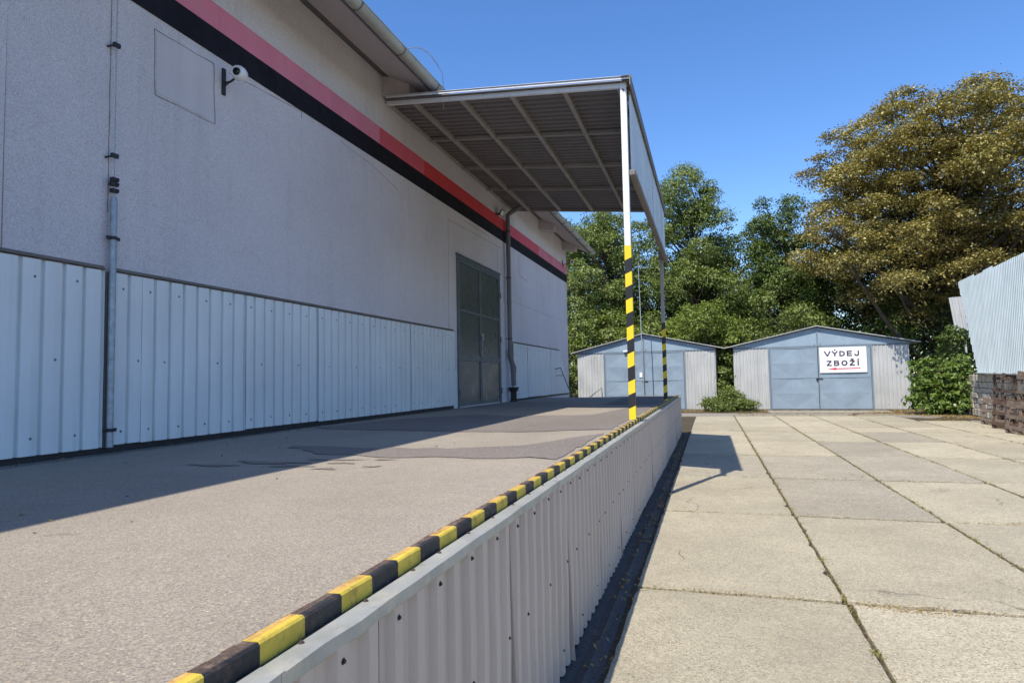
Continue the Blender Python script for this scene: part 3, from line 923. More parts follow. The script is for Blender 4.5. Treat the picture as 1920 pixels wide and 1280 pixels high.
# ------------------------------------------------------------------ loading platform
def platform():
    T = thing('loading_platform', 'raised asphalt loading platform edged with black and yellow curb and ribbed taupe sheets', 'loading dock', (-2.8, 6, 0))
    YE = 18.3
    m = MB()
    # deck as a gently uneven grid
    xs = [XW + 0.001] + [XW + .25 * i for i in range(1, 16)] + [-0.894]
    ys = [-8 + .4 * i for i in range(66)]
    ys = [y for y in ys if y < YE] + [YE]
    r = random.Random(5)
    def hz(x, y):
        e = 0.030 * min(1, max(0.0, (x + 2.7) / 1.7))
        if XW + .1 < x < -1.0: e += 0.0035 * math.sin(x * 2.3 + y * .7) + 0.0025 * math.sin(y * 1.9 - x)
        return P - 0.004 + e
    V = [(x, y, hz(x, y)) for y in ys for x in xs]
    w = len(xs)
    F = [(j * w + i, j * w + i + 1, (j + 1) * w + i + 1, (j + 1) * w + i) for j in range(len(ys) - 1) for i in range(w - 1)]
    m.add(V, F)
    m.build('deck', 'asphalt', T, smooth=True, fixn=False)
    m = MB(); m.box(XW + .002, -0.86, -8, YE, -0.1, P - .02)
    m.box(XW + .3, -0.80, YE - .25, YE + .0, -0.1, P - .025)
    m.build('concrete_body', 'stone', T)
    def drape(out, mat):
        """thin skin following the uneven deck 4 mm above it"""
        bm = bmesh.new()
        f = bm.faces.new([bm.verts.new((p[0], p[1], 0)) for p in out])
        for x in xs:
            bmesh.ops.bisect_plane(bm, geom=bm.verts[:] + bm.edges[:] + bm.faces[:], plane_co=(x, 0, 0), plane_no=(1, 0, 0))
        y0, y1 = min(p[1] for p in out), max(p[1] for p in out)
        for y in ys:
            if y0 < y < y1:
                bmesh.ops.bisect_plane(bm, geom=bm.verts[:] + bm.edges[:] + bm.faces[:], plane_co=(0, y, 0), plane_no=(0, 1, 0))
        bmesh.ops.triangulate(bm, faces=bm.faces[:])
        for v in bm.verts:
            v.co.z = hz(min(max(v.co.x, XW + .001), -.894), v.co.y) + .0042
        bmesh.ops.recalc_face_normals(bm, faces=bm.faces)
        if sum(f.normal.z for f in bm.faces) < 0:
            bmesh.ops.reverse_faces(bm, faces=bm.faces)
        me = bpy.data.meshes.new('asphalt_patch'); bm.to_mesh(me); bm.free()
        me.materials.append(MT[mat])
        o = bpy.data.objects.new('asphalt_patch', me); COL.objects.link(o)
        o.parent = T; o.matrix_parent_inverse = Matrix.Translation(T.location).inverted()
    def patch(pts, seed, jit=0.05):
        rr = random.Random(seed)
        out = []
        for k in range(len(pts)):
            a, b = pts[k], pts[(k + 1) % len(pts)]
            L = math.hypot(b[0] - a[0], b[1] - a[1]); q = max(2, int(L / 0.15))
            for t in range(q):
                f = t / q
                out.append((a[0] + (b[0] - a[0]) * f + rr.uniform(-jit, jit) * .5, a[1] + (b[1] - a[1]) * f + rr.uniform(-jit, jit), P + 0.0055))
        drape(out, 'asphalt2')
    patch([(-4.55, 6.7), (-4.1, 6.55), (-3.0, 6.45), (-1.7, 6.15), (-0.96, 6.35), (-.95, 8.9), (-.95, 11.5), (-1.3, 11.6), (-1.6, 9.0), (-2.9, 9.1), (-3.56, 9.6), (-4.2, 8.5)], 1)
    patch([(-3.5, 4.75), (-2.9, 4.30), (-2.3, 4.15), (-1.69, 4.1), (-0.955, 4.0), (-.955, 5.9), (-1.15, 5.5), (-1.45, 4.85), (-1.97, 4.72), (-2.95, 4.78)], 2)
    patch([(-.955, 12.2), (-.955, 17.6), (-2.2, 17.5), (-2.0, 12.6)], 3)
    patch([(-4.70, -3), (-4.62, -3), (-4.60, 2), (-4.64, 6.2), (-4.70, 6.2)], 4, .03)
    for k, (x, y, a, b) in enumerate([(-2.9, 3.75, .30, .07), (-2.55, 3.95, .22, .05), (-2.62, 3.6, .14, .05), (-2.35, 3.78, .12, .04), (-2.30, 3.5, .09, .04), (-2.05, 3.62, .07, .03), (-3.2, 3.55, .2, .05), (-2.15, 3.98, .1, .03)]):
        q = []
        rr = random.Random(k)
        for i in range(26):
            t = 2 * pi * i / 26
            e = rr.uniform(.6, 1.1) * (1 + .3 * math.sin(3 * t + k))
            q.append((x + a * math.cos(t) * e, y + b * math.sin(t) * e, 0))
        drape(q, 'asphalt3')
    # curb: a steel angle painted in black and yellow lengths
    m = MB()
    seg = 0.1445
    y = 0.931 - 68 * seg
    k = 0
    rr = random.Random(9)
    xo, xi, zt, zb = -0.852, -0.895, P + 0.036, P - 0.02
    while y < YE - .02:
        e = [rr.uniform(-.0012, .0012) for _ in range(3)]
        mi = 1 if k % 2 == 0 else 0
        y1 = y + seg
        bv = .005
        prof = [(xo, zb), (xo, zt - bv), (xo - bv, zt), (xi + .004, zt - .001), (xi, zt - .006), (xi, zb)]
        g = 0.0
        V = [(px + e[0] * .6, y, pz + e[1]) for px, pz in prof] + [(px + e[0] * .6, y1 - g, pz + e[1]) for px, pz in prof]
        xm = -0.868 + rr.uniform(-.007, .004) - (.012 if k % 2 == 0 and rr.random() < .3 else 0)
        V += [(xm + e[0], y, zt - .0005 + e[1]), (xm + e[2] * 3, y1, zt - .0005 + e[1])]
        F = [(0, 1, 7, 6), (1, 2, 8, 7), (2, 12, 13, 8), (0, 1, 2, 12, 3, 4, 5), (11, 10, 9, 13, 8, 7, 6)]
        m.add(V, F, mi)
        m.add([V[12], V[3], V[9], V[13], V[4], V[10], V[5], V[11]], [(0, 1, 2, 3), (1, 4, 5, 2), (4, 6, 7, 5)], mi + 2)
        y = y1; k += 1
    m.build('edge_curb', ['cyellow', 'cblack', 'wyellow', 'wblack'], T, fixn=False)
    # thin rust line between curb and asphalt
    m = MB()
    yy = -8.0
    while yy < YE:
        wv = rr.uniform(.003, .013)
        m.box(-0.8955 - wv, -0.8953, yy, yy + .035, P - .03, P + rr.uniform(.026, .0295))
        yy += .035
    m.build('rust_line', 'rust', T)
    m = MB(); m.box(-0.8518, -0.832, -8, YE, P - .05, P - .009)
    m.build('dirt_bed', 'soil', T)
    # coping flashing in lengths
    ys2 = [-6.2, -4.05, -1.9, 0.10, 1.065, 1.86 - .0, 3.05, 5.02, 7.0, 8.98, 10.95, 12.9, 14.9, 16.85, YE]
    ys2 = [-6.2, -4.2, -2.2, -0.85, 1.05, 1.76, 3.35, 5.15, 7.1, 9.1, 11.05, 13.0, 15.0, 16.9, YE]
    for i in range(len(ys2) - 1):
        a, b = ys2[i], ys2[i + 1]
        m = MB()
        r2 = random.Random(40 + i)
        n = max(4, int((b - a) / .12))
        V = []
        lift = .0015 * (i % 2)
        for j in range(n + 1):
            y = a + (b + .012 - a) * j / n
            dn = r2.uniform(-.0018, .0018)
            if 1.22 < y < 1.36: dn -= 0.004
            o = r2.uniform(-.0022, .0022)
            V += [(-0.8405, y, P - .006 + lift), (-0.834, y, P - .005 + lift), (-0.800, y, P - .004 + lift + dn), (-0.784 + o, y, P - .007 + lift + dn), (-0.7835 + o, y, P - .036 + lift + dn), (-0.786 + o, y, P - .041 + lift + dn), (-0.790, y, P - .040 + lift)]
        F = []
        for j in range(n):
            for q in range(6):
                p0 = j * 7 + q
                F.append((p0, p0 + 1, p0 + 8, p0 + 7))
        m.add(V, F)
        y = a + .13
        while y < b:
            m.lathe((-0.832 + r2.uniform(-.003, .003), y, P - .0055 + lift), (0, 0, 1), [(0, .007), (.002, .007), (.0025, .0045), (.006, .004)], 8, 1)
            y += .262
        m.build('coping', ['zinc', 'screw'], T, smooth=False)
    # ribbed sheets on the face
    prof = [(0.0, 0.0), (0.42, 0.0), (0.52, 0.022), (0.84, 0.022), (0.94, 0.0)]
    y = 1.44 - 8 * 1.064
    k = 0
    while y < YE - .1:
        y1 = min(y + 1.064, YE)
        m = MB()
        r2 = random.Random(80 + k)
        bt = r2.uniform(0.0, 0.03)
        bend = 0.035 if k in (9, 10) else (0.02 if k % 3 == 0 else 0.006)
        L = P - .02 - bt
        off = 0.0018 * (k % 2)
        m.sheet((XF - .033 + off, y, bt), (0, 1, 0), (0, 0, 1), (1, 0, 0), y1 - y - .012, L, prof, 0.133, .0012, wob=0.0022, rows=8, seed=200 + k, botf=lambda x: r2.uniform(-.006, .006))
        # flared free edge
        n0 = len(m.v)
        V = []
        for j in range(9):
            z = bt + L * j / 8
            fl = bend * (1 - j / 8) ** 1.5
            V += [(XF - .027 + off, y - .001, z), (XF - .016 + off + fl, y - .004 - fl * .3, z)]
        m.add(V, [(2 * j, 2 * j + 1, 2 * j + 3, 2 * j + 2) for j in range(8)])
        q = 0
        yy = y + .09
        while yy < y1:
            for zz, ok in ((0.950, q % 2 == 0), (0.545, q % 3 == 1), (0.13, q % 4 == 2)):
                if ok:
                    m.lathe((XF - 0.012 + off, yy, zz + r2.uniform(-.008, .008)), (1, 0, 0), [(-.004, .008), (.002, .008), (.0025, .005), (.007, .0045)], 8, 1)
            yy += .133; q += 1
        m.build('cladding_sheet', ['dockclad', 'bscrew'], T, fixn=False)
        y = y1; k += 1
platform()

# stair handrail at the far end of the platform
def handrail():
    m = MB()
    m.tube([(-3.30, 18.24, P), (-2.96, 18.24, 1.27), (-2.94, 18.24, P)], 0.012, 8)
    o = m.build('handrail', 'trim', None, smooth=True)
    tag(o, 'small bent grey rail at the far platform end before the left garage', 'handrail')
    m = MB()
    m.tube([(-4.72, 20.0, 1.86), (-4.54, 20.0, 1.90), (-4.27, 20.2, 1.08), (-4.12, 20.3, 0.4), (-4.12, 20.3, 0.0)], 0.018, 8)
    m.tube([(-4.46, 20.05, 1.66), (-4.74, 20.05, 1.66)], 0.010, 8)
    o = m.build('handrail', 'trim', None, smooth=True)
    tag(o, 'slanting grey stair rail against the far corner of the warehouse', 'handrail')
handrail()

# ------------------------------------------------------------------ canopy
def canopy():
    T = thing('loading_canopy', 'steel lean-to canopy over the platform with corrugated roof and pale fascia sheet', 'canopy', (-2.8, 11, P))
    # corners: outer near, outer far, inner far, inner near
    A = Vector((-0.93, 7.94, 5.20)); B = Vector((-0.93, 14.24, 5.18))
    D = Vector((XW + .02, 8.92, 5.935)); Cc = Vector((XW + .02, 15.6, 5.90))
    def pt(u, v, dz=0.0):      # u 0 outer .. 1 wall, v 0 near .. 1 far
        p = (A * (1 - u) + D * u) * (1 - v) + (B * (1 - u) + Cc * u) * v
        return p + Vector((0, 0, dz))
    # frame: beams from the wall outwards
    for k, v in enumerate((0.0, 0.24, 0.485, 0.715, 1.0)):
        m = MB()
        h = 0.06
        a, b = pt(0.0, v, 0), pt(1.0, v, 0)
        m.bar(a, b, 0.05, h, (0, 0, 1), 0, .004)
        if k in (0, 4):
            m.bar(a + Vector((0.06, 0, .028)), a + Vector((-.02, 0, .028)), .05, .05)
        m.build('cross_beam', 'white' if k == 0 else 'steel', T)
    # purlins above the beams, running along the building
    for u in (0.99, 0.862, 0.635, 0.415, 0.205, 0.014):
        m = MB()
        a, b = pt(u, .004, -.002), pt(u, .996, -.002)
        w = .02 if u > .9 else (.035 if u < .1 else .062)
        m.bar(a, b, w, 0.063 if w > .03 else .05, (0, 0, 1), 0, .003)
        if .1 < u < .9:                      # rounded clips where sheet meets purlin
            n = 44
            for i in range(n):
                p = pt(u, (i + .5) / n, .034)
                m.box(p.x + w / 2 - .002, p.x + w / 2 + .010, p.y - .022, p.y + .022, p.z - .022, p.z + .004)
        m.build('purlin', 'steel', T)
    # corrugated roof sheet: waves running from the wall outwards
    m = MB()
    n = 44
    prof = [(0, 0.0), (.3, 0.0), (.40, .042), (.74, .042), (.84, 0.0)]
    V = []; F = []
    row = []
    for k in range(n):
        for f, h in prof:
            row.append(((k + f) / n, h))
    row.append((1.0, 0))
    for th in (0, .003):
        for (v, h) in row:
            vv = -0.012 + v * 1.024
            for u in (-0.03, 1.0):
                p = pt(u, vv, .032 + h * .8 + th)
                V.append(p)
    L = len(row)
    for i in range(L - 1):
        a = 2 * i
        F.append((a, a + 1, a + 3, a + 2))
        a2 = a + 2 * L
        F.append((a2, a2 + 2, a2 + 3, a2 + 1))
    m.add(V, F)
    m.build('roof_sheet', 'roofsheet', T, fixn=False)
    # edge flashings
    m = MB()
    m.bar(pt(-.03, -.018, .046), pt(.985, -.018, .046), .012, .022, (0, 0, 1))
    m.bar(pt(-.035, -.014, .070), pt(.985, -.014, .070), .09, .004, (0, 0, 1))
    m.build('verge_flashing', 'white', T)
    m = MB()
    e0, e1 = pt(-.030, -.022, .012), pt(-.030, 1.02, .012)
    m.bar(e0, e1, .014, .12, (0, 0, 1)); m.bar(e0 + Vector((-.05, 0, .063)), e1 + Vector((-.05, 0, .063)), .12, .005, (0, 0, 1))
    m.build('eaves_flashing', 'trim', T)
    # fascia sheet hung on the outside of the posts, with channels behind
    m = MB()
    prof = [(0, 0.0), (.45, 0.0), (.52, .018), (.88, .018), (.95, 0.0)]
    y0, y1, z0, z1 = 8.02, 14.24, 4.10, 5.18
    m.sheet((-0.858, y0, z0), (0, 1, 0), (0, 0, 1), (1, 0, 0), y1 - y0, z1 - z0, prof, 0.125, .0015, rows=2, wob=.002)
    m.build('fascia_sheet', 'fascia', T, fixn=False)
    for yy in (9.1, 10.15, 11.2, 12.25, 13.3):
        m = MB(); m.box(-0.840, -0.836, yy, yy + .045, z0, z1); m.build('fascia_lap', 'fascia', T)
    m = MB()
    m.box(-0.874, -0.795, y0 - .10, y1 + .10, z0 - .05, z0 + .02, 0, .012)
    m.build('fascia_rail', 'trim', T)
    m = MB()
    m.box(-0.876, -0.8605, y0, y1, 4.98, 5.03)
    m.build('fascia_rail', 'steel', T)
    # posts
    for k, (px, py, top) in enumerate(((-0.915, 7.94, 5.225), (-0.93, 14.24, 5.20))):
        m = MB()
        w = .038
        zs = 3.17 if k == 0 else 2.72
        m.box(px - w, px + w, py - w, py + w, zs, top, 0, .005)
        # tape: slanted bands
        n = 12
        hh = (zs - P) / (n + .0)
        hh = 0.165 if k == 0 else 0.15
        z = zs
        i = 0
        while z > P + .01:
            z2 = max(P + .002, z - hh * (1.0 + .04 * math.sin(i * 1.7)))
            sl = .036
            ws = w + .002
            c = [(-ws, -ws, -1), (ws, -ws, 1), (ws, ws, 1), (-ws, ws, -1)]
            t0 = sl if i else 0
            t1 = sl if z2 > P + .02 else 0
            V = [(px + a, py + b, z - .0 + s_ * t0 * .5) for a, b, s_ in c] + [(px + a, py + b, z2 + s_ * t1 * .5) for a, b, s_ in c]
            m.add(V, [(0, 1, 5, 4), (1, 2, 6, 5), (2, 3, 7, 6), (3, 0, 4, 7), (0, 3, 2, 1), (4, 5, 6, 7)], 1 if i % 2 == (0 if k == 0 else 1) else 2)
            z = z2; i += 1
        m.build('post', ['white' if k == 0 else 'steel', 'yellow', 'tapeblack'], T)
        b2 = MB(); b2.lathe((px - .0, py - w - .002, top - .09), (0, -1, 0), [(0, .014), (.006, .014), (.007, .009), (.016, .009)], 6); b2.build('bolt', 'screw', T)
canopy()

# ------------------------------------------------------------------ cameras and floodlight
def sec_camera(c, s, label, arm=0.16):
    T = thing('security_camera', label, 'security camera', c, 'security cameras on the warehouse wall')
    x, y, z = c
    m = MB(); m.box(x - .002, x + .022, y - .022, y + .022, z - .14 * s, z + .14 * s, 0, .004)
    m.build('mounting_plate', 'dark', T)
    m = MB(); m.tube([(x + .02, y, z - .01), (x + arm * .6, y, z - .012), (x + arm, y, z + .02)], .011, 8); m.tube([(x + .02, y, z - .05), (x + arm * .55, y, z - .014)], .007, 6)
    m.build('arm', 'dark', T, smooth=True)
    d = Vector((.25, -1.0, -.10)).normalized()
    cc = Vector((x + arm + .05, y, z + .055))
    m = MB()
    R = .075 * s
    prof = [(-R * 1.0, R * .3), (-R * .92, R * .62), (-R * .6, R * .9), (-R * .1, R * 1.0), (R * .5, R * .98), (R * .85, R * .86), (R * 1.0, R * .70), (R * .95, R * .55)]
    m.lathe(cc, d, prof, 24)
    m.build('housing', 'camwhite', T, smooth=True)
    m = MB(); m.lathe(cc, d, [(R * .90, R * .56), (R * 1.03, R * .5), (R * 1.10, R * .3), (R * 1.12, .002)], 20)
    m.build('lens', 'lens', T, smooth=True)
sec_camera((XW, 5.37, 4.70), 1.0, 'large white round security camera with black lens below the black band, near the left')
sec_camera((XW, 21.55, 5.50), .9, 'tiny white security camera at the far corner of the warehouse beside the trees', .30)

def flood():
    T = thing('floodlight', 'small black floodlight on the wall under the canopy beside the grey downpipe', 'floodlight', (XW, 14.40, 5.50))
    m = MB(); m.obox((XW + .13, 14.40, 5.52), (1, 0, -.5), (0, 1, 0), (.5, 0, 1), .012, .11, .075, 0, .006); m.build('lamp_head', 'dark', T)
    m = MB(); m.obox((XW + .145, 14.40, 5.513), (1, 0, -.5), (0, 1, 0), (.5, 0, 1), .002, .09, .055); m.build('glass', 'camwhite', T)
    m = MB(); m.bar((XW, 14.40, 5.50), (XW + .12, 14.40, 5.51), .10, .02); m.build('bracket', 'dark', T)
flood()

# ------------------------------------------------------------------ garages
def garage(org, ang, xl, xr, xd0, xdm, xd1, eave, peak, over_l, over_r, label, seed):
    """front gable facing the yard. local x runs along the front, local y goes back"""
    T = thing('metal_garage', label, 'garage', (org[0], org[1], 0), 'sheet metal garages at the end of the yard')
    ca, sa = math.cos(ang), math.sin(ang)
    def W(p):
        x, y, z = p
        return (org[0] + (x - org[0]) * ca + y * sa, org[1] - (x - org[0]) * sa + y * ca, z)
    def fin(m, name, mats, par=T, **k):
        m.v = [W(p) for p in m.v]
        return m.build(name, mats, par, **k)
    dep = 5.5
    prof = [(0, 0.0), (.30, 0.0), (.40, .018), (.75, .018), (.85, 0.0)]
    r = random.Random(seed)
    # frame posts and body
    m = MB()
    m.box(xl + .02, xr - .02, .06, dep, -.1, eave - .03)
    fin(m, 'body', 'garclad')
    for (a, b) in ((xl, xd0 - .06), (xd1 + .06, xr)):
        m = MB()
        m.sheet((a, .02, .03), (1, 0, 0), (0, 0, 1), (0, -1, 0), b - a, eave - .10, prof, .15, .002, rows=4, wob=.004, seed=seed)
        for zz in (.25, 1.5, 2.55):
            x = a + .12
            while x < b:
                if r.random() < .7:
                    m.lathe((x + r.uniform(-.02, .02), .0, zz), (0, -1, 0), [(0, .014), (.008, .012)], 6, 1)
                x += .40
        fin(m, 'wall_sheet', ['garclad', 'bscrew'])
    m = MB()
    for x in (xd0 - .045, xd1 + .045):
        m.box(x - .03, x + .03, -.015, .06, 0, eave, 0, .004)
    m.box(xl, xr, -.012, .05, eave - .055, eave - .005, 0, .004)
    fin(m, 'door_frame', 'gframe')
    # side walls
    for sx in (xl, xr):
        m = MB()
        sgn = -1 if sx == xl else 1
        m.sheet((sx, .03, .03), (0, 1, 0), (0, 0, 1), (sgn, 0, 0), dep, eave - .06, prof, .15, .002)
        fin(m, 'side_wall', 'garclad')
    # gable
    xm = (xl + xr) / 2
    pk = lambda x: eave + (peak - eave) * (1 - abs(x - xpk) / ((xpk - xl) if x < xpk else (xr - xpk)))
    xpk = xdm
    m = MB()
    m.poly([(xl - .05, -.012, eave + .0), (xpk - .012, -.012, eave), (xpk - .012, -.012, peak - .03), (xl - .05, -.012, eave + .03)], .03, 0, (0, -1, 0))
    m.poly([(xpk + .012, -.012, eave), (xr + .05, -.012, eave), (xr + .05, -.012, eave + .03), (xpk + .012, -.012, peak - .03)], .03, 0, (0, -1, 0))
    m.bar((xpk, -.03, eave - .02), (xpk, -.03, peak - .05), .05, .03, (0, 1, 0), 1)
    for x in (-.11, .11):
        m.box(xpk + x - .02, xpk + x + .02, -.035, -.012, eave + .0, eave + .09, 1)
        m.box(xpk + x - .02, xpk + x + .02, -.035, -.012, peak - .22, peak - .15, 1)
    fin(m, 'gable', ['gblue2', 'gframe'])
    # doors: folded diamond sheets
    for k, (a, b) in enumerate(((xd0, xdm - .012), (xdm + .012, xd1))):
        m = MB()
        zb, zt = .04, eave - .065
        fr = .035
        m.box(a, a + fr, -.01, .04, zb, zt); m.box(b - fr, b, -.01, .04, zb, zt)
        m.box(a + fr, b - fr, -.01, .04, zb, zb + fr); m.box(a + fr, b - fr, -.01, .04, zt - fr, zt)
        zm = zb + (zt - zb) * .5
        m.box(a + fr, b - fr, -.008, .03, zm - .008, zm + .008)
        d = fin(m, 'door', 'gblue')
        for (q0, q1) in ((zb + fr, zm - .010), (zm + .010, zt - fr)):
            m = MB()
            cx, cz = (a + b) / 2, (q0 + q1) / 2
            ax0, ax1 = a + fr, b - fr
            nn = 1
            # diamond-pressed: raised centre cross folds
            V = [(ax0, .0, q0), (ax1, .0, q0), (ax1, .0, q1), (ax0, .0, q1), (cx, .028, cz),
                 (cx, -.004, q0), (ax1, -.004, cz), (cx, -.004, q1), (ax0, -.004, cz)]
            V[4] = (cx, -.026 if k == 0 else -.022, cz)
            F = [(0, 5, 8), (5, 4, 8), (5, 1, 6), (5, 6, 4), (6, 2, 7), (6, 7, 4), (7, 3, 8), (7, 8, 4)]
            for i in (5, 6, 7, 8):
                V[i] = (V[i][0], .012, V[i][2])
            m.add(V, F)
            fin(m, 'door_panel', 'gblue', d)
        if k == 1:
            m = MB()
            m.tube([(a - .12, -.035, zm - .02), (a + .16, -.035, zm - .02)], .018, 8)
            m.box(a - .10, a - .04, -.05, -.02, zm - .13, zm - .03, 0, .006)
            m.box(a - .012, a + .004, -.018, .03, zb, zt)
            fin(m, 'latch', 'dark', d)
    # roof: two corrugated slopes with a thin overhanging edge
    m = MB()
    yo = -.18
    rp = [(0, 0), (.3, 0), (.45, .015), (.8, .015), (.9, 0)]
    for (xa, za, xb, zb2) in ((xl - over_l, eave - .02, xpk, peak + .02), (xr + over_r, eave + .0, xpk, peak + .02)):
        u = Vector((0, 1, 0)); v = Vector((xb - xa, 0, zb2 - za)); Lr = v.length; v.normalize()
        n = v.cross(u); n = n if n.z > 0 else -n
        m.sheet((xa, yo, za), u, v, n, dep - yo, Lr, rp, .14, .004)
        m.bar((xa, yo - .004, za + .012), (xb, yo - .004, zb2 + .012), .012, .035, n, 0)
    fin(m, 'roof', 'groof')
    return W, T, fin

W1, T1, fin1 = garage((-6.23, 31.5), math.radians(4.0), -6.28, 0.27, -4.89, -3.0, -1.16, 2.80, 3.60, .30, .42,
       'left sheet metal garage with plain grey-blue double doors behind the yellow and black posts', 3)
W2, T2, fin2 = garage((1.12, 31.05), math.radians(4.2), 1.05, 8.0, 2.60, 4.53, 6.56, 2.80, 3.62, .45, .42,
       'right sheet metal garage carrying the white sign on its right door', 4)

def sign():
    T = thing('direction_sign', 'white sign reading VÝDEJ ZBOŽÍ over a red arrow, hung on the right garage door', 'sign', (5.5, 30.8, 1.6))
    x0, x1, z0, z1 = 4.60, 6.42, 1.60, 2.70
    yf = -.045
    m = MB(); m.box(x0, x1, yf, yf + .012, z0, z1, 0, .003)
    m.v = [W2(p) for p in m.v]
    bd = m.build('board', 'sign', T)
    m = MB()
    m.box(x0 + .10, x0 + .13, yf + .012, -.005, z0 + .1, z1 - .1); m.box(x1 - .13, x1 - .10, yf + .012, -.005, z0 + .1, z1 - .1)
    m.v = [W2(p) for p in m.v]; m.build('bracket', 'gframe', T)
    G = {
     'V': [[(0, 1), (.5, .04), (1, 1)]],
     'Y': [[(0, 1), (.5, .45)], [(1, 1), (.5, .45)], [(.5, .5), (.5, 0)]],
     'D': [[(.1, 0), (.1, 1)], [(.1, .92), (.45, .92), (.78, .8), (.92, .5), (.78, .2), (.45, .08), (.1, .08)]],
     'E': [[(.12, 0), (.12, 1)], [(.12, .92), (.92, .92)], [(.12, .5), (.84, .5)], [(.12, .08), (.92, .08)]],
     'J': [[(.78, 1), (.78, .3), (.66, .1), (.42, .06), (.2, .14), (.12, .34)]],
     'Z': [[(.06, .92), (.9, .92)], [(.88, .90), (.1, .10)], [(.06, .08), (.94, .08)]],
     'B': [[(.1, 0), (.1, 1)], [(.1, .92), (.6, .92), (.8, .84), (.8, .64), (.6, .54), (.1, .54)], [(.6, .52), (.84, .42), (.88, .24), (.7, .08), (.1, .08)]],
     'O': [[(.5, .93), (.22, .84), (.07, .5), (.22, .16), (.5, .07), (.78, .16), (.93, .5), (.78, .84), (.5, .93)]],
     'I': [[(.5, 0), (.5, 1)]],
     "'": [[(.42, 1.16), (.60, 1.30)]],
     '^': [[(.28, 1.30), (.5, 1.17), (.72, 1.30)]]}
    def word(letters, xa, za, cap, wl, gap):
        """one object per word; each stroke lies 0.2 mm in front of the last"""
        b = MB(); x = xa; q = 0
        for ch in letters:
            base, acc = ch[0], ch[1:]
            w = wl * (.36 if base == 'I' else (1.1 if base in 'VO' else 1.0))
            st = cap * .25
            for g in [base] + list(acc):
                for line in G[g]:
                    for (p0, p1) in zip(line[:-1], line[1:]):
                        cx = .5 if base != 'I' or g == 'I' else .5
                        A0 = Vector((x + p0[0] * w, za + p0[1] * cap)); B0 = Vector((x + p1[0] * w, za + p1[1] * cap))
                        dd = (B0 - A0).normalized(); nn = Vector((-dd.y, dd.x)) * st / 2
                        ee = dd * st * .18
                        q += 1
                        yy = yf - .002 - .0002 * q
                        c = [A0 - ee - nn, B0 + ee - nn, B0 + ee + nn, A0 - ee + nn]
                        b.add([W2((p.x, yy, p.y)) for p in c], [(0, 1, 2, 3)])
            x += w + gap
        return b.build('lettering', 'signtext', bd, fixn=False)
    word(['V', "Y'", 'D', 'E', 'J'], 4.80, 2.31, .215, .205, .078)
    word(['Z', 'B', 'O', 'Z^', "I'"], 4.87, 1.90, .215, .205, .085)
    m = MB()
    xs = lambda t: x0 + (x1 - x0) * t
    zc = 1.765
    m.poly([(xs(.16), yf - .003, zc), (xs(.35), yf - .003, zc - .055), (xs(.35), yf - .003, zc - .022), (xs(.86), yf - .003, zc - .008), (xs(.86), yf - .003, zc + .032), (xs(.35), yf - .003, zc + .022), (xs(.35), yf - .003, zc + .055)], .002, 0, (0, -1, 0))
    m.v = [W2(p) for p in m.v]; m.build('arrow', 'signred', bd)
sign()

def garage_bits():
    m = MB(); m.box(-3.22, -3.09, -.03, -.012, 1.55, 1.78, 0, .004)
    m.v = [W1(p) for p in m.v]; tag(m.build('notice', 'sign'), 'small white paper notice on the left garage door beside the near post', 'notice')
    m = MB(); m.tube([(-3.95, -.10, 2.80), (-3.45, -.10, 2.84)], .05, 10); m.box(-3.75, -3.65, -.06, 0, 2.78, 2.86)
    m.v = [W1(p) for p in m.v]; tag(m.build('tube_lamp', 'camwhite', None, smooth=True), 'short white tube lamp on the gable of the left garage', 'lamp')
garage_bits()

def lightning_mast():
    T = thing('thin_mast', 'thin grey mast standing before the left garage and rising above its ridge', 'mast', (-2.95, 30.2, 0))
    m = MB(); m.tube([(-2.93, 30.2, 0), (-2.98, 30.2, 3.0), (-3.03, 30.2, 6.95)], [.030, .026, .014], 10); m.build('pole', 'galv', T, smooth=True)
    m = MB(); m.lathe((-2.93, 30.2, -.02), (0, 0, 1), [(0, .09), (.04, .09), (.05, .05), (.12, .05)], 12); m.build('base', 'dark', T)
lightning_mast()

